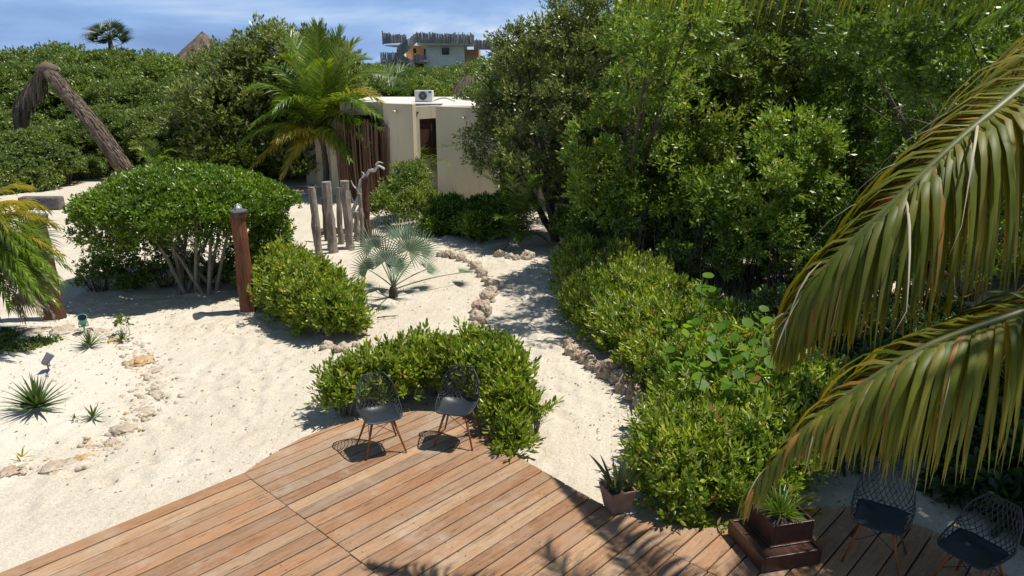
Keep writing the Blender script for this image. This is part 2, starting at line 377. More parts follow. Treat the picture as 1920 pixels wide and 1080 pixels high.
plain('pot_clay', (.27, .165, .11), .8, .25, 9)
plain('soil', (.06, .05, .04), .95, .5, 25, bump=1, bs=30)
plain('spot_green', (.10, .34, .24), .6, .25, 20)
plain('spot_grey', (.16, .16, .18), .5, .2, 20)
plain('glass_lamp', (.55, .56, .55), .15, .05, spec=.8)
plain('pipe_white', (.6, .58, .54), .6, .1)
plain('canopy_far', (.035, .06, .018), .95, .5, .6, bump=1, bs=2)
def rockmat(name, a, b, d):
    m, t = newmat(name); v = coords(t); n = noise(t, v, 7, 8, .7, .6); n2 = noise(t, v, 2.5, 3)
    c = ramp(t, n, [(.30, d), (.44, a), (.62, b)]); c = mixc(t, .4, c, ramp(t, n2, [(.3, a), (.7, b)]))
    finish(t, c, .95, bumpn(t, n, 1.0, .05), spec=.1)
rockmat('rock', (.44, .35, .25), (.62, .55, .45), (.12, .085, .055))
rockmat('rubble', (.50, .42, .31), (.62, .55, .44), (.30, .22, .14))
rockmat('rock_orange', (.50, .31, .14), (.62, .47, .28), (.22, .13, .06))
rockmat('rock_pink', (.43, .31, .225), (.58, .47, .37), (.17, .12, .09))
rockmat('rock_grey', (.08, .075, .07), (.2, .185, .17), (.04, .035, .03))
# ------------------------------------------------------------------ ground
def axis(lo, hi, c0, c1, fine, n_out):
    a = np.arange(c0, c1 + 1e-6, fine); t = np.linspace(0, 1, n_out + 1)[1:] ** 2.5
    return np.concatenate([(c0 + (lo - c0) * t)[::-1], a, c1 + (hi - c1) * t])
_fr = np.random.default_rng(17)
def _along(pts, n, s):
    P = np.array(pts, float); k = _fr.integers(0, len(P) - 1, n); f = _fr.random((n, 1)); return P[k] * (1 - f) + P[k + 1] * f + _fr.normal(0, s, (n, 2))
FOOT = np.vstack([_along([(.3, 8.3), (.75, 10), (.4, 12), (.35, 14), (0, 16), (-.8, 18.5), (-2.5, 20)], 150, .35), _along([(-7, 6.3), (-5, 8), (-4, 9.5), (-3.8, 11), (-5.2, 12.3), (-7.5, 12.6)], 190, .6), _along([(-5.5, 16.5), (-5.5, 19), (-4.5, 22)], 70, .7)])
def bed_mask(x, y): return 1 / (1 + np.exp(-((-5.6 - .16 * (y - 9.5) ** 2 * np.where(y > 9.5, .6, .35)) - x) * 4.0)) * (y < 13)
def ground_z(x, y):
    P = np.stack([x, y, np.zeros_like(x)], 1)
    z = (fbm(P, .9, 3, 5) - .5) * .07 + (fbm(P, 4.0, 3, 9) - .5) * .045
    bed = 1 / (1 + np.exp(-(( -5.6 - .16 * (y - 9.5) ** 2 * np.where(y > 9.5, .6, .35)) - x) * 4.0))      # raised bed at the left
    z += bed * .09 * (y < 13) * np.clip((13 - y) / 1.0, 0, 1)
    if len(x) > 50000:
        zf_ = np.zeros_like(z)
        for fx_, fy_ in FOOT:
            m_ = (np.abs(x - fx_) < .3) & (np.abs(y - fy_) < .3)
            if m_.any():
                d2 = (x[m_] - fx_) ** 2 + (y[m_] - fy_) ** 2; zf_[m_] += -.028 * np.exp(-d2 / .009) + .011 * np.exp(-(np.sqrt(d2) - .17) ** 2 / .003)
        z = z + zf_
    far = np.clip((y - 40) / 60, 0, 1); return z * (1 - far)
gx = axis(-400, 400, -10, 5, .05, 26); gy = axis(-30, 700, 5.5, 18, .05, 34)
X, Y = np.meshgrid(gx, gy); xf, yf = X.ravel(), Y.ravel()
zf = ground_z(xf, yf)
nx, ny = len(gx), len(gy); ii = (np.arange(ny - 1)[:, None] * nx + np.arange(nx - 1)[None]).ravel()
me = raw_mesh('ground', np.stack([xf, yf, zf], 1), np.stack([ii, ii + 1, ii + nx + 1, ii + nx], 1))
me.polygons.foreach_set('use_smooth', [True] * len(me.polygons))
ba = me.attributes.new('bed', 'FLOAT', 'POINT'); ba.data.foreach_set('value', bed_mask(xf, yf).astype(np.float32))
tag(link('ground', me, MAT['sand']), kind='structure')
def gz(x, y): return float(ground_z(np.array([float(x)]), np.array([float(y)]))[0])

rng = np.random.default_rng(7); rnd = random.Random(11)

# ------------------------------------------------------------------ deck
def clip(poly, nx_, ny_, c):              # keep nx*x+ny*y >= c
    o = []
    for i in range(len(poly)):
        p, q = poly[i], poly[(i + 1) % len(poly)]; dp = nx_ * p[0] + ny_ * p[1] - c; dq = nx_ * q[0] + ny_ * q[1] - c
        if dp >= 0: o.append(p)
        if (dp >= 0) != (dq >= 0):
            s = dp / (dp - dq); o.append((p[0] + (q[0] - p[0]) * s, p[1] + (q[1] - p[1]) * s))
    return o
DZ = 0.15
edge_px = [(456, 887), (490, 863), (520, 845), (565, 821), (620, 800), (700, 781), (780, 770), (850, 772), (900, 790), (930, 815), (935, 833), (1000, 872), (1120, 941), (1200, 975), (1300, 990), (1390, 985), (1450, 952), (1590, 948), (1707, 977), (1757, 997), (1890, 1078)]
edge = [tuple(G(x, y, DZ)[:2]) for x, y in edge_px]
dk = math.radians(46.5); du = (math.cos(dk), math.sin(dk)); dv = (-math.sin(dk), math.cos(dk))
start = edge[0]
outline = [(start[0] - du[0] * 6, start[1] - du[1] * 6)] + edge + [(5.2, 2.0), (5.2, 1.0), (-7, 1.0)]
seam1 = du[0] * start[0] + du[1] * start[1]                       # seams run square to the planks
s2 = G(1285, 1050, DZ); seam2 = du[0] * s2[0] + du[1] * s2[1]
deck = empty('wooden_deck', (0, 0, 0)); tag(deck, 'weathered reddish brown plank deck with a rounded end on the pale sand', 'deck')
QS = 3.13
def section(lo, hi, shift, hi2=None, qmax=9):
    mb = MB(); q = -8.0 + shift
    while q < qmax:
        w = rnd.uniform(.165, .205); hh = hi if (hi2 is None or q + w < QS + .1) else hi2; w = min(w, qmax - q) if qmax - q > .06 else w; poly = clip(outline, dv[0], dv[1], q + .0075)
        if len(poly) > 2: poly = clip(poly, -dv[0], -dv[1], -(q + w - .0075))
        if len(poly) > 2: poly = clip(poly, du[0], du[1], lo + .004)
        if len(poly) > 2: poly = clip(poly, -du[0], -du[1], -(hh - .004 + rnd.uniform(-.004, .004)))
        if len(poly) > 2: mb.prism(poly, DZ - .035, DZ + rnd.uniform(-.003, .003))
        q += w
    o = mb.build('planking', MAT['deck_wood'], deck)
    b = o.modifiers.new('bevel', 'BEVEL'); b.width = .004; b.segments = 1; b.limit_method = 'ANGLE'; b.angle_limit = math.radians(60)
section(-20, seam1, .03); section(seam1, seam2, .0, hi2=20); section(seam2, 20, .06, qmax=QS - .0)
sm = MB()                                  # screw heads in rows over the joists
for ir in range(-9, 10):
    uu = seam1 + .09 + ir * .62
    for iq in range(-30, 60):
        qq = iq * .0925 + .04; X_, Y_ = du[0] * uu + dv[0] * qq, du[1] * uu + dv[1] * qq
        if not (4.8 < Y_ < 9): continue
        ins = False
        for i in range(len(outline)):
            (ax_, ay_), (bx_, by_) = outline[i], outline[(i + 1) % len(outline)]
            if (ay_ > Y_) != (by_ > Y_) and X_ < (bx_ - ax_) * (Y_ - ay_) / (by_ - ay_) + ax_: ins = not ins
        if ins: sm.add([(X_ + .0065 * math.cos(k * 1.047), Y_ + .0065 * math.sin(k * 1.047), DZ + .0045) for k in range(6)], [tuple(range(6))])
so_ = sm.build('screws', MAT['fan_grey'], deck); so_['kind'] = 'stuff'
mb = MB(); cx, cy_ = -.3, 5.0
mb.prism([(cx + (x - cx) * .985, cy_ + (y - cy_) * .985) for x, y in outline], -.05, DZ - .042)
mb.build('deck_base', MAT['dark_wood'], deck)

# ------------------------------------------------------------------ bungalow
def wall_run(mb, pts, th, z0, z1):        # vertical wall along a plan line, thickness away from the camera
    n = len(pts); nor = []
    for i in range(n):
        a, b = pts[max(i - 1, 0)], pts[min(i + 1, n - 1)]; d = Vector((b[0] - a[0], b[1] - a[1])).normalized(); nor.append((-d.y, d.x))
    back = [(pts[i][0] + nor[i][0] * th, pts[i][1] + nor[i][1] * th) for i in range(n)]
    mb.prism(list(pts) + back[::-1], z0, z1)
bung = empty('bungalow', (-3.5, 26, 0)); tag(bung, 'low cream stucco bungalow with a flat roof and curved wall fins', 'building')
bo = Vector((-3.5, 26, 0))
def bb(mb, name, mat, **k):
    mb.v = [(v[0] - bo.x, v[1] - bo.y, v[2]) for v in mb.v]; return mb.build(name, MAT[mat], k.pop('parent', bung), **k)
def curve2(a, b, bulge, n=9):
    a, b = Vector(a), Vector(b); d = b - a; nn = Vector((d.y, -d.x)).normalized()
    return [tuple(a + d * (i / (n - 1)) + nn * bulge * math.sin(math.pi * i / (n - 1))) for i in range(n)]
FB0 = A(821, 385, 24.0); FB1 = A(934, 392, 23.2)
m_ = MB(); wall_run(m_, curve2((FB0.x, 24.1), (FB1.x, 23.3), .10), .28, -.1, 3.16); bb(m_, 'wall', 'stucco', bevel=.02)
FA0 = A(725, 360, 24.7); FA1 = A(779, 365, 24.15)
m_ = MB(); wall_run(m_, curve2((FA0.x, 24.75), (FA1.x, 24.2), .06), .26, -.1, 3.22); bb(m_, 'wall', 'stucco', bevel=.02)
# recess wall with window opening, turned to the sun
ra = Vector((FA1.x + .02, 24.46)); rb = Vector((FB0.x + .10, 25.25)); rd = (rb - ra).normalized(); rn = Vector((-rd.y, rd.x)); rl = (rb - ra).length
w0, w1, wz0, wz1 = .20, rl - .02, 1.42, 2.72
m_ = MB()
for a, b, z0, z1 in ((0, w0, -.1, 3.12), (w0, w1, -.1, wz0), (w0, w1, wz1, 3.12)):
    p, q = ra + rd * a, ra + rd * b; m_.prism([tuple(p), tuple(q), tuple(q + rn * .22), tuple(p + rn * .22)], z0, z1)
bb(m_, 'wall', 'stucco')
win = MB(); 
def wbox(mb, a, b, z0, z1, y0, y1):
    p, q = ra + rd * a, ra + rd * b; mb.prism([tuple(p + rn * y0), tuple(q + rn * y0), tuple(q + rn * y1), tuple(p + rn * y1)], z0, z1)
fr = MB(); mid = (w0 + w1) / 2 + .06
wbox(fr, w0 + .003, w0 + .05, wz0 + .003, wz1 - .003, .06, .13); wbox(fr, w1 - .05, w1 - .003, wz0 + .003, wz1 - .003, .06, .13)
wbox(fr, w0 + .053, w1 - .053, wz0 + .003, wz0 + .06, .06, .13); wbox(fr, w0 + .053, w1 - .053, wz1 - .06, wz1 - .003, .06, .13); wbox(fr, mid - .03, mid + .03, wz0 + .063, wz1 - .063, .05, .12)
wf = bb(fr, 'window', 'dark_wood')
gl = MB(); wbox(gl, w0 + .055, mid - .033, wz0 + .065, wz1 - .065, .085, .095); gl2 = MB(); wbox(gl2, mid + .033, w1 - .055, wz0 + .065, wz1 - .065, .085, .095)
bb(gl, 'shutter', 'dark_wood', parent=wf); bb(gl2, 'pane', 'glass_dark', parent=wf)
sl = MB(); wbox(sl, w0 - .02, w1, wz0 - .04, wz0, -.05, -.003); bb(sl, 'window_sill', 'stucco', parent=wf)
vp = ra + rd * .12; vm = MB(); vm.tube([(vp.x - rn.x * .03, vp.y - rn.y * .03, 2.93), (vp.x - rn.x * .002, vp.y - rn.y * .002, 2.93)], .035, 12); bb(vm, 'vent_hole', 'fan_grey')
# main block, roof
def quadbox(mb, x0, x1, y0, y1, z0, z1): mb.box(((x0 + x1) / 2, (y0 + y1) / 2, (z0 + z1) / 2), (x1 - x0, y1 - y0, z1 - z0))
m_ = MB(); quadbox(m_, -2.35, 1.15, 25.7, 30.2, -.1, 3.02); bb(m_, 'wall', 'stucco')
m_ = MB(); quadbox(m_, .9, 1.2, 23.6, 25.69, -.1, 3.10); bb(m_, 'wall', 'stucco')
m_ = MB(); quadbox(m_, -5.9, -2.36, 26.6, 30.2, -.1, 2.86); bb(m_, 'wall', 'stucco')
m_ = MB(); quadbox(m_, FB0.x + .12, 1.2, 24.62, 30.4, 3.03, 3.15); quadbox(m_, A(640, 190, 25.6).x, FB0.x + .117, 25.6, 30.4, 2.87, 3.17); bb(m_, 'roof', 'roof_top', bevel=.02)
m_ = MB(); quadbox(m_, A(636, 190, 25.3).x, FA0.x - .02, 25.3, 25.58, 2.80, 3.22); bb(m_, 'parapet', 'stucco', bevel=.02)
m_ = MB(); quadbox(m_, -6.0, -4.15, 25.62, 25.8, 0, 2.7); bb(m_, 'door_panel', 'dark_wood')
for xa, xb, ya, yb, zt in ((596, 622, 27.5, 27.2, 2.25), (622, 646, 26.0, 25.5, 2.6)):
    pa, pb = A(xa, 345, ya), A(xb, 345, yb); m_ = MB(); wall_run(m_, [(pa.x, ya), (pb.x, yb)], .25, -.1, zt); bb(m_, 'wall', 'stucco', bevel=.02)
pa, pb = A(575, 345, 28.6), A(600, 345, 28.3); m_ = MB(); wall_run(m_, [(pa.x, 28.6), (pb.x, 28.3)], .25, -.1, 1.7); bb(m_, 'wall', 'stucco', bevel=.02)
for px, py, yy, yw in ((737, 209, 24.25, 24.85), (866, 221, 23.5, 24.0)):
    p = A(px, py, yy); m_ = MB(); m_.tube([(p.x, yy, p.z - .02), (p.x + .16, yw, p.z + .03)], .045, 10); bb(m_, 'water_spout', 'stucco')
# stick screen in front of the entrance
def stick_screen(plan, z0, z1f, spacing, r, name, mat, parent, off, seed, jz=.12, lean=.03):
    rr = random.Random(seed); mb = MB()
    for i in range(len(plan) - 1):
        a, b = Vector(plan[i]), Vector(plan[i + 1]); k = max(1, int((b - a).length / spacing))
        for j in range(k):
            t = (j + rr.uniform(.2, .8)) / k; p = a + (b - a) * t; h = z1f((i + t) / (len(plan) - 1)) + rr.gauss(0, jz); w = r * rr.uniform(.6, 1.4)
            dx = rr.uniform(-lean, lean); y = rr.uniform(-r, r)
            mb.tube([(p.x - off.x, p.y + y - off.y, z0), (p.x + dx * .5 - off.x, p.y + y + dx - off.y, (z0 + h) / 2), (p.x + dx - off.x, p.y + y - off.y, h)], [w, w * .9, w * .7], 4)
    return mb.build(name, MAT[mat], parent)
S0, S1 = A(643, 350, 25.7), A(738, 355, 24.9)
stick_screen(curve2((S0.x, 25.25), (S1.x, 24.6), .35), -.05, lambda t: 2.3 + .3 * math.sin(t * 3.1), .020, .019, 'stick_screen', 'sticks_screen', bung, bo, 3, .24, .12)

ac = empty('air_conditioner', A(796, 191, 26.4)); tag(ac, 'white air conditioning unit standing on the flat bungalow roof', 'air conditioner')
ac.location.z = 3.17; ac.rotation_euler.z = math.radians(-8)
m_ = MB(); m_.box((0, 0, .20), (.62, .26, .38)); m_.build('casing', MAT['white_metal'], ac, bevel=.015)
m_ = MB(); m_.box((-.2, 0, .004), (.06, .24, .012)); m_.build('foot', MAT['grey_metal'], ac); m_ = MB(); m_.box((.2, 0, .004), (.06, .24, .012)); m_.build('foot', MAT['grey_metal'], ac)
m_ = MB(); m_.tube([(-.02, -.139, .21), (-.02, -.131, .21)], .145, 28); fg = m_.build('fan_opening', MAT['fan_grey'], ac)
m_ = MB()
for k in range(12):
    a = k * math.pi / 6; m_.tube([(-.02, -.145, .21), (-.02 + .14 * math.cos(a), -.145, .21 + .14 * math.sin(a))], .004, 4)
for r_ in (.05, .1, .143): m_.tube([(-.02 + r_ * math.cos(a), -.146, .21 + r_ * math.sin(a)) for a in [i * math.pi / 12 for i in range(25)]], .004, 4)
m_.tube([(-.02, -.152, .21), (-.02, -.140, .21)], .03, 12); m_.build('grille', MAT['grey_metal'], ac)
m_ = MB(); m_.box((.235, -.135, .335), (.09, .006, .07)); m_.build('badge', MAT['blue_tag'], ac)
pp = A(826, 184, 26.6); m_ = MB(); m_.tube([(-.5, .1, .03), (-.2, 0, .05), (0, .1, .12), (.2, 0, .13), (.38, -.05, .08), (.5, .1, .02)], .035, 8)
tag(m_.build('roof_pipe', MAT['pipe_white'], loc=(pp.x, 26.5, 3.17), smooth=True), 'bent pale pipe lying on the bungalow roof beside the cooling unit', 'pipe')

# ------------------------------------------------------------------ distant tower house
def faced(px, Y): return A(px, 100, Y).x
T = empty('tower_house', (faced(820, 70), 70, 0)); to = Vector((T.location.x, 70, 0)); tag(T, 'distant concrete house with stick railings rising above the trees', 'building')
def tz(py, Y=70): return A(820, py, Y).z
def tx(px, Y=70): return A(px, 100, Y).x
def tb(mb, name, mat, **k): mb.v = [(v[0] - to.x, v[1] - to.y, v[2]) for v in mb.v]; return mb.build(name, MAT[mat], k.pop('parent', T), **k)
m_ = MB(); quadbox(m_, tx(790), tx(868), 71.5, 77, 0, tz(83)); tb(m_, 'wall', 'stucco_far')
m_ = MB(); quadbox(m_, tx(740), tx(752), 71.5, 76, 0, tz(82)); tb(m_, 'wall', 'stucco_far')
m_ = MB(); quadbox(m_, tx(752) + .01, tx(789), 73.5, 77, 0, tz(84)); tb(m_, 'wall', 'ochre')
m_ = MB(); quadbox(m_, tx(868) + .01, tx(895), 73, 77, 0, tz(92)); tb(m_, 'wall', 'ochre')
m_ = MB(); quadbox(m_, tx(720), tx(746), 70.6, 76.5, tz(86), tz(84)); tb(m_, 'floor_slab', 'stucco_far')
m_ = MB(); quadbox(m_, tx(782), tx(888), 70.6, 77.5, tz(84.5), tz(78)); tb(m_, 'roof', 'stucco_far')
m_ = MB(); quadbox(m_, tx(713), tx(800), 70.8, 73.4, tz(116), tz(112)); tb(m_, 'balcony_slab', 'stucco_far')
m_ = MB(); quadbox(m_, tx(828), tx(838), 71.42, 71.497, tz(101), tz(90)); w_ = tb(m_, 'window', 'glass_dark')
m_ = MB()
for a, b, c, d in ((826.5, 828, 102, 89), (838, 839.5, 102, 89), (828, 838, 102, 101), (828, 838, 90, 89)): quadbox(m_, tx(a), tx(b), 71.35, 71.495, tz(c), tz(d))
tb(m_, 'frame', 'dark_wood', parent=w_)
m_ = MB(); quadbox(m_, tx(791.5), tx(794.5), 71.40, 71.49, tz(112), tz(91)); tb(m_, 'door', 'dark_wood')
m_ = MB(); quadbox(m_, tx(766), tx(771), 73.40, 73.49, tz(99), tz(90)); tb(m_, 'window', 'glass_dark')
def ts(pl, za, zb, seed, jz=.08):
    return stick_screen([(tx(x, y), y) for x, y in pl], 0, lambda t: 1, .1, .1, 'x', 'stick_far', T, to, seed) if False else _ts(pl, za, zb, seed, jz)
def _ts(pl, za, zb, seed, jz):
    rr = random.Random(seed); mb = MB(); n = len(pl) - 1
    for i in range(n):
        a = Vector((tx(pl[i][0], pl[i][1]), pl[i][1])); b = Vector((tx(pl[i + 1][0], pl[i + 1][1]), pl[i + 1][1])); k = max(2, int((b - a).length / .075))
        for j in range(k):
            t = (j + .5) / k; p = a + (b - a) * t; u = (i + t) / n; y = rr.uniform(-.06, .06)
            z0, z1 = tz(za[0] + (za[1] - za[0]) * u, p.y), tz(zb[0] + (zb[1] - zb[0]) * u, p.y) + rr.gauss(0, jz * .55)
            w = rr.uniform(.045, .08); mb.tube([(p.x, p.y + y, z0), (p.x + rr.uniform(-.03, .03), p.y + y, z1)], [w, w * .8], 4)
    return tb(mb, 'stick_railing', 'stick_far')
_ts([(719, 71), (719, 70.5), (734, 70), (763, 71)], (84, 80), (59, 65), 1, .1)
_ts([(781, 70.4), (800, 70), (850, 70), (888, 70.5), (887, 73)], (80, 83), (60, 67), 2, .1)
_ts([(889, 71), (920, 71), (921, 74)], (93, 94), (75, 77), 3, .06)
_ts([(713, 71), (746, 70.6)], (125, 125), (99, 98), 4, .1)
_ts([(774, 70.6), (800, 71)], (118, 120), (100, 106), 5, .1)
_ts([(746, 70.3), (755, 69.9), (766, 69.6), (774, 69.8), (782, 70.2)], (112, 79), (86, 61), 6, .06)
_ts([(744, 70.4), (752, 69.9), (766, 69.4), (776, 69.7)], (106, 128), (92, 118), 7, .04)
for px_, tp in ((854, 60), (868, 60), (882, 60)):
    m_ = MB(); m_.tube([(tx(px_), 70.2, tz(80)), (tx(px_), 70.2, tz(tp))], .05, 5); tb(m_, 'post', 'stick_far')

# ------------------------------------------------------------------ thatched things
def thatch_cone(name, base, r, h, n, parent, rr, ry=None, mat='thatch', layers=9, ridge=0.0):
    mb = MB(); ry = ry or r
    mb.v = []; seg = 28
    for k in range(n):
        a = rr.uniform(0, 2 * math.pi); l = rr.choice(range(layers)); t0 = (l + rr.uniform(0, .6)) / layers; t1 = min(t0 + 1.7 / layers, 1.06)
        def pt(t, lift):
            x = math.cos(a) * r * t; y = math.sin(a) * ry * t
            if ridge: x += max(-1, min(1, math.cos(a) * 3)) * ridge * min(1, t * 3 + .8)
            return Vector((x, y, h * (1 - t) + lift))
        side = Vector((-math.sin(a), math.cos(a), 0)); w = rr.uniform(.03, .07) * r / 2.5
        p0, p1 = pt(t0, .03 + .05 * rr.random()), pt(t1, rr.uniform(-.02, .06))
        mb.strip([p0, (p0 + p1) / 2 + V(0, 0, .03), p1], [w, w, w * .5], [side] * 3)
    vs = []
    for i in range(seg):
        a = 2 * math.pi * i / seg; x = math.cos(a) * r + (max(-1, min(1, math.cos(a) * 3)) * ridge); vs.append((x, math.sin(a) * ry, 0))
    tp = [(-ridge * .8, 0, h * .99), (ridge * .8, 0, h * .99)] if ridge else [(0, 0, h)]
    o = len(vs); vs += tp; fs = []
    for i in range(seg):
        j = (i + 1) % seg; ti = o + (1 if ridge and math.cos(2 * math.pi * i / seg) > 0 else 0); tj = o + (1 if ridge and math.cos(2 * math.pi * j / seg) > 0 else 0)
        fs.append((i, j, tj, ti) if tj != ti else (i, j, ti))
    mb.add(vs, fs); mb.v = [tuple(Vector(v) + Vector(base)) for v in mb.v]
    return mb.build(name, MAT[mat], parent)
hut = empty('thatched_hut', (A(383, 95, 62).x, 62, 0)); tag(hut, 'pointed grey thatched roof peeking above the trees at left', 'hut')
ap = A(383, 61, 62).z
thatch_cone('roof', (0, 0, ap - 3.1), 3.6, 3.1, 2600, hut, random.Random(5)); m_ = MB(); m_.tube([(0, 0, 0), (0, 0, ap - 3.0)], 2.6, 20); m_.build('wall', MAT['stucco_far'], hut)
h2 = empty('thatched_hut', (A(905, 160, 36).x, 36, 0)); tag(h2, 'dark thatched roof with a long ridge half hidden behind the bungalow', 'hut')
z2 = A(905, 143, 36).z
thatch_cone('roof', (0, 0, z2 - 2.3), 1.5, 2.3, 3500, h2, random.Random(6), ry=1.8, ridge=.95); m_ = MB(); quadbox(m_, -2, 2, -1.3, 1.3, 0, z2 - 2.2); m_.build('wall', MAT['stucco_far'], h2)

# bent thatched gateway arch: two heavy poles clad with thatch
def thatch_pole(parent, pts, r0, r1, n, rr, drop):
    mb = MB(); pts = [Vector(p) for p in pts]
    mb.tube(pts, [r0 * .8, r0 * .8, r1 * .8][:len(pts)] if len(pts) == 3 else [r0 * .8 + (r1 - r0) * .8 * i / (len(pts) - 1) for i in range(len(pts))], 10)
    lg = mb.build('log_bundle', MAT['thatch_red'], parent)
    tb_ = MB(); d = (pts[-1] - pts[0]).normalized(); sd = d.cross(Vector((0, 0, 1))).normalized(); upn = sd.cross(d).normalized()
    for k in range(n):
        t = rr.random(); i = min(int(t * (len(pts) - 1)), len(pts) - 2); f = t * (len(pts) - 1) - i; c = pts[i].lerp(pts[i + 1], f); r = r0 + (r1 - r0) * t
        a = rr.uniform(-.95, .95) * 1.75; o = (upn * math.cos(a) + sd * math.sin(a)); p0 = c + o * r * rr.uniform(.85, 1.05)
        l = rr.uniform(.35, .7); w = rr.uniform(.012, .03); e = p0 + d * l + o * rr.uniform(-.02, .10) + V(0, 0, -drop * rr.random()); s = d.cross(o).normalized()
        tb_.strip([p0, (p0 + e) / 2 + o * .05, e], [w, w, w * .5], [s] * 3)
    tb_.build('thatch_covering', MAT['thatch'], parent)
ga = empty('thatched_arch', (0, 0, 0)); tag(ga, 'bent arch of two thatch covered poles leaning against each other', 'arch')
apx = A(88, 134, 29.5); ft = G(244, 330); ft = A(244, 326, 29.5); lf = A(36, 232, 29.5)
ga.location = (apx.x, 29.5, 0); sh_ = Vector(ga.location)
thatch_pole(ga, [apx - sh_, apx.lerp(ft, .5) - sh_ + V(0, 0, .06), V(ft.x, 29.5, -.1) - sh_], .26, .38, 2600, random.Random(8), .06)
l1 = A(38, 192, 29.5); thatch_pole(ga, [apx - sh_ + V(-.1, 0, .02), l1 - sh_ , V(lf.x, 29.5, -.1) - sh_ + V(.2, 0, 0)], .2, .2, 1800, random.Random(9), .5)
m_ = MB(); m_.tube([apx - sh_ + V(-.35, -.1, .02), apx - sh_ + V(0, 0, .17), apx - sh_ + V(.35, .1, .05)], [.12, .24, .16], 14, noise=.12, rng=rnd); m_.build('ridge_cap', MAT['thatch'], ga, smooth=True)
lo = G(98, 392); m_ = MB(); m_.box((0, 0, .2), (1.3, .35, .40)); tag(m_.build('dark_block', MAT['rock_grey'], loc=(lo.x - .3, lo.y, 0), bevel=.05), 'low dark block lying on the sand behind the left palm', 'block')  # dark bar on the sand, built as a low block
# ------------------------------------------------------------------ vegetation builders
def foliage(name, mat, parent, blobs, n_clump, per, clump_r, k, ln, wd, tmpl, seed, off=(0, 0, 0), spread=(30, 75), slen=.0, bs={}, zmin=.03):
    r = np.random.default_rng(seed); P, AX = blob_shoots(r, blobs, n_clump, per, clump_r, **bs); P = P - np.array(off)
    kp = P[:, 2] > zmin; P, AX = P[kp], AX[kp]
    me = shoot_leaves(name, r, P, AX, k, ln, wd, tmpl, spread, slen); link(name, me, MAT[mat], parent); return P
def tree_wood(parent, base, targets, r0, seed, mat='bark', name='trunk', fork=.35, sub=3, sides=7):
    rr = random.Random(seed); mb = MB(); base = Vector(base)
    for i, tg in enumerate(targets):
        tg = Vector(tg); h = tg.z; f = V(base.x + (tg.x - base.x) * .3, base.y + (tg.y - base.y) * .3, base.z + (tg.z - base.z) * (fork + .1 * rr.random()))
        b = base + V(rr.uniform(-1, 1), rr.uniform(-1, 1), 0) * r0 * .8; b.z = base.z - .1
        pts = [b, b.lerp(f, .5) + V(rr.uniform(-.06, .06), rr.uniform(-.06, .06), 0), f, f.lerp(tg, .5) + V(rr.uniform(-.15, .15), rr.uniform(-.15, .15), .1), tg]
        k = .65 + .5 * rr.random(); rad = [r0 * k, r0 * k * .85, r0 * k * .65, r0 * k * .4, r0 * k * .12]; mb.tube(pts, rad, sides, cap=False)
        for j in range(sub):
            s = rr.uniform(.35, 1); p = f.lerp(tg, s); q = p + V(rr.uniform(-1, 1), rr.uniform(-1, 1), rr.uniform(-.1, .9)) * h * .17
            mb.tube([p, p.lerp(q, .5) + V(0, 0, .05), q], [r0 * .22, r0 * .14, r0 * .05], 4, cap=False)
    return mb.build(name, MAT[mat], parent, smooth=True)
def stems(parent, blobs, n, r, seed, mat='bark', name='stems', off=(0, 0, 0), spread=.35):
    rr = random.Random(seed); mb = MB(); off = Vector(off)
    for i in range(n):
        b = rr.choice(blobs); a = rr.uniform(0, 6.283); q = rr.random() ** .5
        t = V(b[0] + math.cos(a) * b[3] * q * .85, b[1] + math.sin(a) * b[4] * q * .85, b[2] + b[5] * rr.uniform(-.1, .8))
        g0 = V(b[0] + (t.x - b[0]) * spread, b[1] + (t.y - b[1]) * spread, -.05)
        mid = g0.lerp(t, .5) + V(rr.uniform(-.06, .06), rr.uniform(-.06, .06), 0)
        mb.tube([g0 - off, mid - off, t - off], [r, r * .7, r * .35], 4, cap=False)
        q2 = mid + V(rr.uniform(-.2, .2), rr.uniform(-.2, .2), rr.uniform(.1, .3)); mb.tube([mid - off, q2 - off], [r * .5, r * .25], 3, cap=False)
    return mb.build(name, MAT[mat], parent)
def pb(l):                                 # circles of foliage given by line of sight, distance and apparent radius
    o = []
    for px, py, Y, rp in l:
        p = A(px, py, Y); r = rp / FPX * (Y * math.cos(PITCH) + (CAMH - p.z) * math.sin(PITCH)); o.append((p.x, p.y, p.z, r, r, r * .92))
    return o

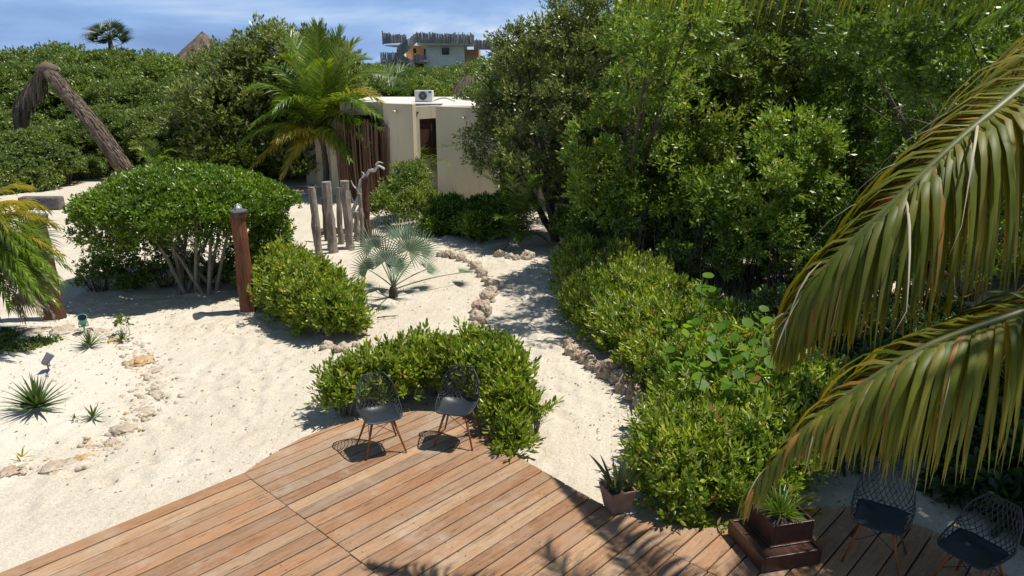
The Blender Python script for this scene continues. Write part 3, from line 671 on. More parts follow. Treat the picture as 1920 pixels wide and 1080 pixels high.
# ------------------------------------------------------------------ big trees massed on the right
RT = [
 ('leaf_tree_silver', (1045, 452), [(1000, 160, 19.8, 80), (960, 225, 19.5, 68), (918, 215, 20.5, 42), (922, 290, 20, 36), (1010, 285, 19, 85), (1060, 90, 20, 72), (985, 100, 20.6, 48), (955, 75, 20.8, 26), (1090, 200, 18.8, 80), (895, 250, 20.2, 24)], 'olive green tree whose branches overhang the bungalow corner'),
 ('leaf_tree_silver', (1190, 440), [(1180, 110, 19, 105), (1270, 30, 19.5, 105), (1120, 20, 20, 62), (1065, 25, 20.6, 40), (1190, 0, 21, 90)], 'tall olive tree with crown leaving the top of the photo beside the sky'),
 ('leaf_tree_bright', (1165, 470), [(1140, 270, 15.8, 70), (1200, 175, 15.8, 66), (1110, 345, 16.2, 48), (1230, 330, 15.8, 80), (1160, 390, 16, 56), (1235, 100, 14.4, 46), (1262, 172, 13.8, 44), (1292, 60, 14.8, 56), (1190, 60, 15.2, 50), (1240, 40, 13, 54), (1190, 150, 14, 38), (1300, 20, 12.4, 58), (1215, 95, 12.6, 34)], 'sunlit mid green tree standing in front of the taller olive one'),
 ('leaf_tree', (1330, 470), [(1340, 190, 16.6, 95), (1310, 300, 16, 75), (1400, 130, 17, 80), (1290, 410, 15.8, 62)], 'mid green tree right of the sunlit one in the thicket'),
 ('leaf_tree_bright', (1440, 500), [(1440, 330, 14.2, 84), (1490, 262, 14.6, 66), (1350, 375, 14.6, 56), (1420, 425, 14, 66), (1530, 330, 14.4, 60)], 'bright leafed tree with upright shoots in the middle of the thicket'),
 ('leaf_tree_silver', (1480, 440), [(1440, 60, 18, 120), (1560, 50, 17.6, 120), (1350, -20, 19, 110)], 'tall dusky green tree behind the bright leafed one'),
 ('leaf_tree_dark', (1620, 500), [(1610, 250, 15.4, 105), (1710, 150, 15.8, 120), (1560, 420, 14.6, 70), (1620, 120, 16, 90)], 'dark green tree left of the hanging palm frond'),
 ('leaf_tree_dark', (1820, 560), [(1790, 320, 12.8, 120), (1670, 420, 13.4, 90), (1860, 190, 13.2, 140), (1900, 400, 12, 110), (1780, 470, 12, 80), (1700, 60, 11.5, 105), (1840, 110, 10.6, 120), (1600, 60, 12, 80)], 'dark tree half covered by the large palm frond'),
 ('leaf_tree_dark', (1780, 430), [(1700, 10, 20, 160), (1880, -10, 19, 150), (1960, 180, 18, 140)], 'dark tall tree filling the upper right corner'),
]
for i, (mt, bp, cl, lb) in enumerate(RT):
    B = pb(cl); g = G(*bp); t = empty('leafy_tree', (g.x, g.y, 0)); tag(t, lb, 'tree', 'trees massed on the right')
    off = (g.x, g.y, 0); area = sum(4 * math.pi * b[3] ** 2 for b in B)
    foliage('crown', mt, t, B, int(area * 3.9), 27, .30, 6, .118, .044, T_QUAD, 100 + i, off, spread=(25, 70), slen=.10, bs=dict(fill=.12, inner=.72, zlow=-.8, shell=(.72, 1.08)))
    tree_wood(t, (0, 0, 0), [V(b[0] - g.x, b[1] - g.y, b[2]) for b in B], .075, i, 'bark', sub=5, fork=.3)

# ------------------------------------------------------------------ thicket trees further off: four kinds, repeated
def proto(seed, mat, lw=(.030, .013), n=1900, h0=.30, kind='leafy_tree'):
    rr = random.Random(seed); B = []
    for i in range(9):
        a = i * 2.4 + rr.uniform(-.4, .4); q = .40 * math.sqrt((i + .5) / 9); z = .78 - q * .75 + rr.uniform(-.1, .1); r = rr.uniform(.17, .25)
        B.append((math.cos(a) * q, math.sin(a) * q, max(z, h0), r, r, r * .85))
    for i in range(6): a = i * 1.05 + rr.random(); B.append((math.cos(a) * .38, math.sin(a) * .38, .22, .17, .17, .18))
    t = empty(kind, (0, 0, 0))
    foliage('crown', mat, t, B, n, 13, .06, 5, lw[0], lw[1], T_QUAD, seed, spread=(22, 70), slen=.025, bs=dict(fill=.08, inner=.74, zlow=-.5, up=1.0, shell=(.72, 1.22)), zmin=.005)
    tree_wood(t, (0, 0, 0), [V(*b[:3]) for b in B[:9]], .018, seed, 'bark', sub=2)
    return t
protos = [proto(41, 'leaf_bush_far'), proto(42, 'leaf_bush_far'), proto(43, 'leaf_tree'), proto(44, 'leaf_tree_silver'), proto(45, 'leaf_bush_far')]
used = [False] * len(protos)
def place(px, Y, topy, k, label, group, wide=1.0, ground=None):
    p = A(px, topy, Y); h = p.z / .93
    o = protos[k] if not used[k] else copy_tree(protos[k]); used[k] = True
    s = h * rnd.uniform(.95, 1.05); w = max(s, 3.6) * wide * rnd.uniform(.95, 1.1)
    o.location = (p.x, Y, -.05); o.scale = (w, w, s); o.rotation_euler = (0, 0, rnd.uniform(0, 6.28)); tag(o, label, 'tree', group); return o
rows = [
 ('back row of the thicket at left', [(-230, 46, 100, 0), (-110, 48, 98, 1), (0, 47, 92, 4), (75, 46, 84, 0), (120, 50, 82, 1), (205, 44.5, 86, 4), (280, 50, 102, 0), (335, 48, 112, 1), (420, 52, 108, 4), (300, 44, 106, 2)]),
 ('middle row of the thicket at left', [(-260, 38, 120, 1), (-120, 38, 125, 0), (20, 39, 112, 4), (130, 38, 128, 1), (225, 37, 138, 0), (320, 37, 132, 4), (400, 36, 136, 1), (455, 38, 92, 3)]),
 ('front row of the thicket at left', [(-230, 31.5, 180, 4), (-100, 31, 190, 0), (0, 32.5, 200, 1), (75, 33.5, 225, 4), (150, 33.5, 205, 1), (215, 34, 190, 0), (330, 32, 165, 1), (425, 31, 150, 3), (512, 31, 60, 3), (380, 30, 210, 4), (470, 29.5, 205, 2)]),
 ('trees beyond the bungalow', [(560, 38, 120, 3), (620, 42, 108, 1), (690, 40, 128, 0), (760, 52, 132, 1), (820, 44, 128, 4), (880, 50, 112, 0), (930, 40, 108, 1), (860, 38, 140, 0), (680, 50, 122, 4), (780, 36, 142, 2), (935, 56, 104, 4), (720, 60, 126, 1), (650, 34, 132, 0)]),
 ('trees behind the thicket on the right', [(990, 34, 110, 1), (1060, 29, 60, 0), (1170, 27, 40, 2), (1290, 25, -10, 3), (1400, 24, -50, 2), (1520, 23, -60, 2), (1650, 22, -60, 3), (1790, 21, -60, 2), (1940, 20, -60, 2), (2100, 19, -40, 2), (1000, 40, 100, 4), (1220, 21, 330, 2), (1360, 20, 330, 2), (1500, 19, 340, 2), (1640, 17.5, 360, 2), (2080, 15, 200, 2)]),
]
for nm, lst in rows:
    lst = sorted(lst); inv = [l for l in lst if -40 < l[0] < 1960]
    for l in lst:
        if l in inv:
            i = inv.index(l); lb = '%s leafy tree from the left in the %s' % (ORD[i], nm)
        else: lb = '%s leafy tree outside the photo beside the %s' % (ORD[lst.index(l)], nm)
        place(*l, lb, nm, 1.15 if 'right' not in nm else .95)
    # keep the far ground from showing between the rows
# far woodland that reads as one mass out to the horizon
r = np.random.default_rng(70); n = 52000; yy = 56 + 260 * r.random(n) ** 2.2; xx = (r.random(n) - .5) * yy * 2.0
kp = ~((np.abs(xx - A(820, 100, 72).x) < 6) & (yy > 68) & (yy < 80)) & ~((np.abs(xx - A(383, 100, 62).x) < 4.5) & (yy > 57) & (yy < 67)); xx, yy = xx[kp], yy[kp]; n = len(xx)
top = 3.0 + 1.5 * fbm(np.stack([xx, yy, 0 * xx], 1), .22, 2, 3); zz = top - .8 * r.random(n) ** 2
me = shoot_leaves('far_woodland', r, np.stack([xx, yy, zz], 1), np.stack([r.normal(0, .5, n), r.normal(-.3, .5, n), np.ones(n)], 1), 4, .34, .16, T_QUAD, (30, 80), .1)
fw = link('far_woodland', me, MAT['leaf_bush_far']); tag(fw, kind='stuff')
gx2 = np.linspace(-400, 400, 81); gy2 = 58 + 600 * np.linspace(0, 1, 60) ** 2; X2, Y2 = np.meshgrid(gx2, gy2); x2, y2 = X2.ravel(), Y2.ravel()
z2_ = 2.2 + 1.2 * fbm(np.stack([x2, y2, 0 * x2], 1), .05, 2, 3); ii = (np.arange(59)[:, None] * 81 + np.arange(80)[None]).ravel()
me = raw_mesh('distant_canopy', np.stack([x2, y2, z2_], 1), np.stack([ii, ii + 1, ii + 82, ii + 81], 1)); tag(link('distant_canopy', me, MAT['canopy_far']), kind='stuff')
# low bushes at the foot of the left thicket
for i, (px, py, Y, rp) in enumerate([(10, 330, 27, 62), (120, 318, 29.8, 34), (-60, 300, 27, 80), (60, 290, 28, 46)]):
    b = pb([(px, py, Y, rp)])[0]; B = [b, (b[0] + .9, b[1] + .3, b[2] * .7, b[3] * .7, b[4] * .7, b[5] * .7)]
    t = empty('bush', (b[0], b[1], 0)); tag(t, 'round green bush %s at the foot of the left thicket' % ('behind the fan palm', 'beside the arch', 'outside the photo', 'below the arch')[i], 'bush', 'bushes below the left thicket')
    foliage('foliage', 'leaf_bush_far', t, B, 420, 16, .22, 5, .11, .045, T_QUAD, 60 + i, (b[0], b[1], 0), bs=dict(zlow=-.5)); stems(t, B, 24, .02, i, off=(b[0], b[1], 0))

# ------------------------------------------------------------------ shrubs round the bungalow
def shrub(name, label, cat, mat, blobs, n, per, cr, k, ln, wd, seed, tmpl=T_OVAL, st=30, sr=.010, group=None, stm='bark', **kw):
    cx = sum(b[0] for b in blobs) / len(blobs); cyy = sum(b[1] for b in blobs) / len(blobs)
    t = empty(name, (cx, cyy, 0)); tag(t, label, cat, group)
    foliage('foliage', mat, t, blobs, n, per, cr, k, ln, wd, tmpl, seed, (cx, cyy, 0), **kw)
    if cat == 'hedge' and 'dark' not in label:
        foliage('foliage', mat, t, blobs, int(n * .07), 3, .10, k, ln * 1.1, wd * 1.05, tmpl, seed + 900, (cx, cyy, 0), spread=(18, 55), slen=.16, bs=dict(fill=0, inner=.9, up=1.6, zlow=-.1, shell=(1.22, 1.5)))
    if st: stems(t, blobs, st, sr, seed, stm, off=(cx, cyy, 0))
    return t
shrub('shrub', 'tall leafy shrub growing below the bungalow window', 'shrub', 'leaf_tree', pb([(768, 350, 21.8, 32), (785, 318, 22.4, 15), (722, 388, 20.8, 26), (775, 392, 20.4, 34), (742, 356, 21.5, 22), (812, 385, 21, 24), (757, 322, 22, 12)]), 330, 11, .17, 6, .10, .035, 201, slen=.12)
shrub('shrub', 'low dark shrub at the foot of the bungalow wall', 'shrub', 'leaf_dome', pb([(832, 412, 20.2, 30), (862, 405, 20.6, 26), (880, 425, 19.6, 24), (815, 425, 19.8, 26), (850, 378, 21, 12)]), 260, 14, .13, 6, .11, .042, 202, slen=.08)
shrub('shrub', 'bright young shrub right of the bungalow wall corner', 'shrub', 'leaf_dome', pb([(905, 398, 20.2, 28), (930, 415, 19.6, 30), (955, 385, 19.8, 26), (895, 428, 19.0, 24)]), 260, 14, .13, 6, .13, .04, 203, slen=.08)
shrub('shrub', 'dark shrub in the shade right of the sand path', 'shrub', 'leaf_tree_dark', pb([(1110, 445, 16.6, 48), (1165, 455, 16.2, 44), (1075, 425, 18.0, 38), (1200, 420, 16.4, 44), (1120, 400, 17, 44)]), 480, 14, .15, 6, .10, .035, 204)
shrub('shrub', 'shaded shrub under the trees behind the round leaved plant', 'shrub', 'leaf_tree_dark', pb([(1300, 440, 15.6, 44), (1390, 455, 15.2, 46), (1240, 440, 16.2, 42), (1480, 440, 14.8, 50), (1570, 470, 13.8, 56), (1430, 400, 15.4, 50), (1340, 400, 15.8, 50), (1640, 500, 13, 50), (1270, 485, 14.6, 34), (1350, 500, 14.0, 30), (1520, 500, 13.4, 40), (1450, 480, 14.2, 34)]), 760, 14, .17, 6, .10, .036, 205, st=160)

# brush under the right trees: thin upright stems
mb = MB(); rr = random.Random(77)
for i in range(420):
    p = G(rr.uniform(1110, 1640), rr.uniform(455, 590)); h = rr.uniform(.5, 1.9); q = p + V(rr.uniform(-.3, .3), rr.uniform(-.3, .3), h)
    mb.tube([p + V(0, 0, -.05), p.lerp(q, .5) + V(rr.uniform(-.1, .1), 0, 0), q], [.012, .009, .004], 3, cap=False)
tag(mb.build('undergrowth', MAT['log_dark']), kind='stuff')

# ------------------------------------------------------------------ the domed shrub on bare trunks
DC = V(-6.68, 14.9, 0)
dome = empty('domed_shrub', DC); tag(dome, 'large clipped shrub with a flat domed crown on several bare trunks', 'shrub')
r = np.random.default_rng(31); n = 11500; a = r.random(n) * 6.283; q = np.sqrt(r.random(n)); th = np.where(r.random(n) < .72, r.uniform(0, 1, n), r.uniform(-.5, 0, n))
lump = 1 + .05 * np.sin(a * 3 + 1) + .04 * np.sin(a * 7) + r.normal(0, .025, n)
qr = np.where(th >= 0, np.sqrt(1 - (th * .999) ** 2.0), 1 - .35 * (-th) ** 1.2); 
P = np.stack([np.cos(a) * 2.05 * lump, np.sin(a) * 1.72 * lump, np.zeros(n)], 1)
# top: spread over the cap; sides: along the rim
cap = r.random(n) < .60
rr_ = np.where(cap, q, np.where(th >= 0, qr, qr * r.uniform(.55, 1, n)))
zz = np.where(cap, 1.70 + .68 * (1 - rr_ ** 2.6), 1.72 + .5 * np.clip(th, 0, 1) + np.where(th < 0, th * .75, 0))
P[:, 0] *= rr_; P[:, 1] *= rr_; P[:, 2] = zz + r.normal(0, .05, n) + .05 * np.sin(P[:, 0] * 4) * np.cos(P[:, 1] * 5)
AX = np.stack([P[:, 0] * .22, P[:, 1] * .28, np.where(cap, 1.0, .35)], 1) + r.normal(0, .25, (n, 3))
me = shoot_leaves('foliage', r, P, AX, 7, .085, .036, T_OVAL, (25, 70), .05); link('foliage', me, MAT['leaf_dome'], dome)
# hanging lower sprays at the left and right
B = [(-1.7, -.3, 1.05, .5, .5, .6), (-1.0, .3, 1.0, .6, .4, .45), (1.8, .1, 1.1, .35, .5, .5), (.2, .9, 1.0, .7, .3, .5), (-1.8, .3, .6, .45, .4, .5), (-1.3, -.6, 1.2, .6, .4, .35), (-.4, -.9, 1.25, .6, .3, .3), (1.0, .9, .9, .6, .3, .6), (-.8, 1.0, .8, .6, .3, .6), (.9, -.7, 1.3, .5, .4, .25), (1.7, .5, .6, .4, .3, .5)]
foliage('foliage', 'leaf_dome', dome, B, 380, 8, .2, 5, .085, .034, T_OVAL, 33, bs=dict(zlow=-.9, fill=.4))
mb = MB(); rr = random.Random(3)
for i in range(11):
    a = i * .571; b = V(.35 * math.cos(a * 2.1) + .25, -.45 + .2 * math.sin(a * 3), -.1); k = V(1.9 * math.cos(a), 1.3 * math.sin(a), 1.7) * rr.uniform(.45, .95)
    k.z = 1.75; m1 = b.lerp(k, .35) + V(0, 0, .12)
    mb.tube([b, m1, b.lerp(k, .7) + V(0, 0, .1), k], [.045, .036, .028, .014], 7, cap=False)
    for j in range(5):
        p = m1.lerp(k, rr.uniform(.2, .9)); e = p + V(rr.uniform(-.5, .5), rr.uniform(-.5, .5), rr.uniform(.2, .5)); mb.tube([p, p.lerp(e, .5) + V(0, 0, .03), e], [.014, .011, .006], 4, cap=False)
mb.build('trunk', MAT['bark_pale'], dome, smooth=True)
# low brush beneath it
B = [(-8.5 + i * .62, 14.55 + .16 * i, .28, .5, .42, .42) for i in range(7)]
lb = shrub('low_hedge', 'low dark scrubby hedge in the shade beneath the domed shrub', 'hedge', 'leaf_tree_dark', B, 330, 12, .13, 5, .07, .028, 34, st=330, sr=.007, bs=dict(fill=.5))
shrub('shrub', 'small brownish shrub between the wooden post and the bright hedge', 'shrub', 'leaf_hedge', pb([(490, 455, 15.2, 34), (510, 430, 15.8, 30), (500, 500, 14.6, 38), (475, 520, 14.4, 30)]), 190, 12, .12, 6, .075, .03, 35, st=120, sr=.007, stm='bark')

# ------------------------------------------------------------------ bright hedges
B = [(-5.1, 15.0, .38, .46, .5, .40), (-4.65, 14.4, .40, .55, .56, .46), (-4.2, 13.7, .42, .60, .6, .48), (-3.8, 13.0, .43, .66, .6, .50), (-3.4, 12.4, .42, .64, .56, .48), (-3.1, 12.0, .40, .52, .45, .42)]
shrub('hedge', 'low yellowish green hedge right of the wooden post ending at two rocks', 'hedge', 'leaf_hedge', B, 620, 15, .19, 7, .092, .038, 36, st=170, sr=.007, slen=.08, spread=(22, 68), bs=dict(fill=.15, inner=.55, up=1.1, zlow=-.5, shell=(.7, 1.12)), stm='bark_pale')
B = [(-2.2, 8.95, .32, .26, .26, .26), (-1.95, 9.25, .33, .36, .34, .29), (-1.55, 9.4, .38, .42, .36, .32), (-1.1, 9.6, .42, .42, .42, .34), (-.62, 9.6, .45, .44, .42, .36), (-.28, 9.3, .43, .38, .40, .36), (-.08, 8.9, .40, .26, .36, .36), (-.04, 8.4, .30, .18, .30, .30), (0, 7.95, .20, .13, .22, .20), (.28, 8.3, .38, .10, .11, .11), (-.4, 9.7, .62, .14, .14, .20), (-2.35, 9.1, .45, .10, .10, .14), (-1.25, 9.75, .6, .12, .12, .16)]
hd = shrub('hedge', 'bushy green hedge curving round the deck end behind the two chairs', 'hedge', 'leaf_hedge', B, 560, 8, .18, 8, .105, .037, 37, tmpl=T_OVAL, st=420, sr=.007, slen=.11, spread=(20, 66), bs=dict(fill=.22, inner=.5, up=1.3, zlow=-.15, shell=(.62, 1.22)), stm='bark_pale')
# long hedge right of the path
B = []; rr = random.Random(5)
left = [(1.5, 14.9), (1.48, 13.9), (1.52, 12.9), (1.68, 12.0), (1.93, 11.0), (2.26, 10.2), (2.5, 9.4), (2.58, 8.6), (2.3, 7.9), (2.08, 7.35), (1.92, 6.9)]
for i, (x, y) in enumerate(left):
    wdt = [.7, 1.1, 1.1, 1.1, 1.2, 1.5, 1.5, 1.15, 1.0, .7, .35][i]; j = 0.0
    while j <= wdt: 
        B.append((x + j, y + rr.uniform(-.15, .15), .36 + rr.uniform(-.07, .07), .52, .60, .34 + .06 * rr.random())); j += .55
shrub('hedge', 'long bright green hedge filling the bed right of the sand path', 'hedge', 'leaf_hedge', B, 2300, 14, .24, 7, .096, .033, 38, tmpl=T_LANCE, st=1500, sr=.006, slen=.09, spread=(22, 72), bs=dict(fill=.10, inner=.55, up=1.2, zlow=-.45, shell=(.62, 1.25)), stm='bark')
# dark undergrowth at the right edge behind the shaded chairs
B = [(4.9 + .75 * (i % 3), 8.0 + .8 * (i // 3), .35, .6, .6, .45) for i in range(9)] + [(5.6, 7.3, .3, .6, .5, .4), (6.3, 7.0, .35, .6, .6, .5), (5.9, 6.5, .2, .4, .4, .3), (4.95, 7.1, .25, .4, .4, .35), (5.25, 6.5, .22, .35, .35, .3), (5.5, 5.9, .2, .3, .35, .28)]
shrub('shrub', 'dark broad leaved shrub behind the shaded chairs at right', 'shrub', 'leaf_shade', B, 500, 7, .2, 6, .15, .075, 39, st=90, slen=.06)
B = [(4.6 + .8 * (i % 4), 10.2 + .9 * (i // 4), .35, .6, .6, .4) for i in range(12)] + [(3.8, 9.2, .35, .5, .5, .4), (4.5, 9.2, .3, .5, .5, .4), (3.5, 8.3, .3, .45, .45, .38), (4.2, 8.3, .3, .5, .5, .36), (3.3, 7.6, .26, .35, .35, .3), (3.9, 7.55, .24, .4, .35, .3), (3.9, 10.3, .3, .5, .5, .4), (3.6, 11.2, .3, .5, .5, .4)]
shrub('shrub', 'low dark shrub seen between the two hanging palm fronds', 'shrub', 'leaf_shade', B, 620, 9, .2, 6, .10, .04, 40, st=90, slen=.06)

# sea grape with round leaves
sg = empty('round_leaved_plant', (2.9, 9.6, 0)); tag(sg, 'plant with large round glossy leaves rising out of the long hedge', 'plant')
rr = random.Random(12); mb = MB(); Ps, Ds, Ws, Ls = [], [], [], []
spots = [(1318, 520, 12.6), (1330, 548, 12.4), (1262, 598, 11.9), (1300, 610, 11.6), (1358, 612, 11.4), (1395, 612, 11.3), (1428, 585, 11.4), (1432, 608, 11.2), (1340, 655, 10.9), (1372, 640, 11.0), (1410, 650, 10.9), (1250, 660, 10.9), (1285, 670, 10.8), (1320, 690, 10.5), (1370, 680, 10.6), (1425, 670, 10.6), (1380, 710, 10.2), (1440, 690, 10.4), (1455, 640, 10.9), (1400, 690, 10.4), (1345, 620, 11.3), (1465, 610, 11.2)]
for px, py, Y in spots:
    tp = G(px, py, 1.5 if py < 560 and px < 1340 else rr.uniform(1.0, 1.3)) - Vector(sg.location); b = V(tp.x + rr.uniform(-.3, .3), tp.y + rr.uniform(-.1, .5), 0); md = b.lerp(tp, .55) + V(rr.uniform(-.1, .1), 0, .05)
    mb.tube([b, md, tp], [.012, .010, .006], 5, cap=False)
    for k in range(7):
        s = 1 - k * .07; p = (b.lerp(md, s * 2 - 1) if s < .5 else md.lerp(tp, (s - .5) * 2)); a = k * 2.5 + rr.random(); d = V(math.cos(a), math.sin(a), rr.uniform(.2, .9)).normalized()
        Ps.append(p); Ds.append(d); w = d.cross(V(rr.uniform(-.5, .5), rr.uniform(-.5, .5), 1)).normalized(); Ws.append(w); Ls.append(rr.uniform(.11, .18))
mb.build('stems', MAT['bark_pale'], sg)
rim = [(.5 + .5 * math.cos(math.pi + i * math.pi / 5), .52 * math.sin(math.pi + i * math.pi / 5)) for i in range(10)]
T_ROUND = (np.array([[x, y, .22 * abs(y) + .06 * math.cos(x * 5)] for x, y in rim]), np.array([[0, 1, 2, 3], [0, 3, 4, 5], [0, 5, 6, 7], [0, 7, 8, 9]]))
L_ = np.array(Ls); me = leaves('foliage', np.array([list(p) for p in Ps]), np.array([list(p) for p in Ds]), np.array([list(p) for p in Ws]), L_, L_ * 1.05, T_ROUND)
link('foliage', me, MAT['leaf_round'], sg)

# ------------------------------------------------------------------ palms
def bez(p0, p1, p2, n):
    return [p0 * (1 - t) ** 2 + p1 * 2 * t * (1 - t) + p2 * t * t for t in [i / (n - 1) for i in range(n)]]
def catm(pts, n):
    P = [Vector(p) for p in pts]; P = [P[0] * 2 - P[1]] + P + [P[-1] * 2 - P[-2]]; o = []; m = len(P) - 3
    for i in range(n):
        t = i / (n - 1) * m; k = min(int(t), m - 1); f = t - k; a, b, c, d = P[k:k + 4]
        o.append(.5 * ((2 * b) + (c - a) * f + (2 * a - 5 * b + 4 * c - d) * f * f + (3 * b - a - 3 * c + d) * f ** 3))
    return o
def frond(parent, pts, mat, seed, n=46, L=.75, w=.018, droop=.12, seg=4, name='frond', ang=(75, 22), prof=None, r0=.022, start=.12, off=V(0, 0, 0), curl=0.0, lift=.25, jit=.1, rib='leaf_palm', fold=.35, sides=(-1, 1)):
    rr = random.Random(seed); S = [p - off for p in pts]; N = len(S); mb = MB(); al = []
    for i in range(n):
        t = start + (1 - start) * (i + .5) / n; k = min(int(t * (N - 1)), N - 2); f = t * (N - 1) - k; p = S[k].lerp(S[k + 1], f); T = (S[k + 1] - S[k]).normalized()
        sd = T.cross(V(0, 0, 1)); sd = sd.normalized() if sd.length > .05 else V(1, 0, 0); nn = sd.cross(T).normalized()
        ln = L * (prof(t) if prof else min(1, .45 + 2.2 * t) * (1 - .62 * max(0, t - .45) / .55))
        a = math.radians(ang[0] + (ang[1] - ang[0]) * t ** 1.3)
        for s in sides:
            l = ln * rr.uniform(.85, 1.08); d = (sd * s * math.sin(a + rr.gauss(0, jit)) + T * math.cos(a) + nn * (lift + rr.gauss(0, jit))).normalized()
            q = Vector(p); pp = [q.copy()]; cu = V(rr.uniform(-1, 1), rr.uniform(-1, 1), rr.uniform(-.2, 1)) * curl
            dr = droop * rr.uniform(.7, 1.3)
            dirs = []
            for j in range(seg):
                dirs.append(d.copy()); q = q + d * l / seg; pp.append(q.copy()); d = (d + V(0, 0, -dr) + (cu if j >= seg - 2 else V(0, 0, 0))).normalized()
            dirs.append(d); W = []; vs = []
            wj = [.45, 1, .95, .75, .5, .3, .04] if seg == 6 else ([.5, 1, .85, .5, .04] if seg == 4 else [.5, 1, .6, .04])
            for j in range(seg + 1):
                wv = (T - dirs[j] * T.dot(dirs[j])); wv = wv.normalized() if wv.length > .02 else sd; up = wv.cross(dirs[j]).normalized(); up = up if up.z > 0 else -up
                ww = w * wj[j] * (.6 + .4 * ln / L)
                if fold: vs += [pp[j] - wv * ww, pp[j] + up * ww * fold, pp[j] + wv * ww]
                else: vs += [pp[j] - wv * ww, pp[j] + wv * ww]
            m = 3 if fold else 2
            fs = [(m * j + c, m * j + c + 1, m * (j + 1) + c + 1, m * (j + 1) + c) for j in range(seg) for c in range(m - 1)]
            mb.add(vs, fs); al += [j / seg for j in range(seg + 1) for c in range(m)]
    o = mb.build(name, MAT[mat], parent, smooth=bool(fold)); o.data.attributes.new('along', 'FLOAT', 'POINT').data.foreach_set('value', al)
    rb = MB(); rb.tube(S, [r0 * (1 - .85 * i / (N - 1)) for i in range(N)], 6); rb.build('midrib', MAT[rib], o, smooth=True)
    return o
def arch(c, tip, up, n=14, out=.45):
    m = c.lerp(tip, out); m = V(m.x, m.y, max(c.z, tip.z) * .5 + m.z * .5 + up); return bez(c, m, tip, n)

# coconut palm beside the bungalow
pc = A(603, 252, 26.2); pbs = G(610, 362); cp = empty('coconut_palm', (pbs.x, pbs.y, 0)); co = Vector(cp.location)
tag(cp, 'young coconut palm with arching fronds left of the bungalow', 'palm tree')
mb = MB(); tp = [V(0, 0, -.1), (pc - co) * .35 + V(.08, 0, 0), (pc - co) * .7 + V(.05, 0, 0), pc - co]; mb.tube(catm(tp, 16), [.12 - .003 * i + (.012 if i % 2 else 0) for i in range(16)], 10); mb.build('trunk', MAT['palm_trunk'], cp)
mb = MB()
for k in range(7): a = k * .9; mb.tube([pc - co + V(0, 0, -.35), pc - co + V(math.cos(a) * .12, math.sin(a) * .12, 0), pc - co + V(math.cos(a) * .3, math.sin(a) * .3, .45)], [.07, .06, .03], 6)
mb.build('leaf_base', MAT['leaf_dry'], cp)
FR = [((540, 62), .3, .9, 0, .05), ((596, 48), .2, -.6, 0, .03), ((640, 58), .3, .8, 0, .05), ((690, 112), .9, 1.2, 0, .10), ((712, 190), 1.2, -.8, 1, .16), ((738, 262), 1.25, -1.2, 0, .25), ((655, 300), .9, -1.8, 0, .3), ((572, 92), .3, 1.6, 0, .05),
      ((462, 170), 1.1, .8, 0, .22), ((475, 235), 1.1, -.6, 0, .28), ((515, 205), 1.2, -1.6, 0, .3), ((520, 262), .5, -1.4, 2, .25), ((468, 322), .55, .2, 1, .25), ((530, 330), .5, -1.0, 1, .25), ((672, 232), 1.0, -1.6, 0, .3), ((560, 160), 1.0, 1.2, 0, .1), ((720, 140), 1.1, 1.6, 0, .14), ((530, 110), .7, -.8, 0, .1), ((702, 290), 1.5, -1.6, 0, .3), ((722, 232), 1.5, -1.4, 0, .3), ((650, 318), 1.2, -1.0, 2, .3), ((684, 205), 1.3, -1.9, 0, .25), ((500, 130), .9, 1.0, 0, .15), ((668, 80), .5, -.5, 0, .08), ((450, 270), .9, .4, 0, .3), ((610, 120), .2, -1.2, 0, .06)]
for i, ((px, py), up, dy, kd, dr) in enumerate(FR):
    tp = A(px, py, 26.2 + dy); frond(cp, arch(pc, tp, up), ['leaf_palm', 'leaf_palm_yellow', 'leaf_palm_yellow'][kd], 300 + i, n=62, L=.95, w=.028, droop=dr, off=co, r0=.028, rib='leaf_palm_yellow', fold=0)

# palm standing just outside the right edge, its fronds hanging into the picture
def near(px, py, d): r_ = ray(px, py); return V(r_[0] * d, r_[1] * d, CAMH + r_[2] * d)
npalm = empty('coconut_palm', (4.9, 4.4, 0)); no = Vector(npalm.location); tag(npalm, 'large coconut palm at the right edge whose long fronds hang over the deck', 'palm tree')
crown = V(4.5, 4.3, 5.5)
mb = MB(); mb.tube(catm([V(0, 0, -.1), V(.1, 0, 1.8), V(0, 0, 3.6), crown - no], 22), [.17 - .002 * i + (.01 if i % 2 else 0) for i in range(22)], 12); mb.build('trunk', MAT['palm_trunk'], npalm)
kw = dict(mat='leaf_palm_near', off=no, rib='rib_dark')
P1 = catm([crown, near(2160, -60, 3.9), near(1935, 150, 3.35), near(1800, 262, 3.2), (near(1660, 395, 3.15)), near(1540, 510, 3.2), near(1478, 605, 3.25)], 40)
frond(npalm, P1, seed=401, n=250, L=.90, w=.0185, droop=.72, seg=6, ang=(72, 14), lift=.05, curl=.16, r0=.035, start=.2, prof=lambda t: min(1, .5 + 2 * t) * (1 - .74 * max(0, t - .45) / .55), jit=.14, **kw)
P2 = catm([crown, near(2300, 300, 3.3), near(2080, 520, 2.95), near(1900, 592, 2.85), near(1740, 650, 2.85), near(1600, 735, 2.9), near(1490, 822, 2.95), near(1412, 915, 3.0)], 44)
frond(npalm, P2, seed=402, n=240, L=.66, w=.0155, droop=.6, seg=6, ang=(76, 10), lift=.0, curl=.14, r0=.032, start=.25, prof=lambda t: min(1, .6 + 1.5 * t) * max(.26, 1 - 1.15 * max(0, t - .5) / .5), jit=.18, **kw)
frond(npalm, P1, seed=421, n=9, L=.85, w=.0055, droop=.45, seg=6, ang=(70, 14), curl=.5, r0=.004, start=.25, jit=.3, mat='leaf_straw', off=no, rib='leaf_palm_near', name='dry_leaflets')
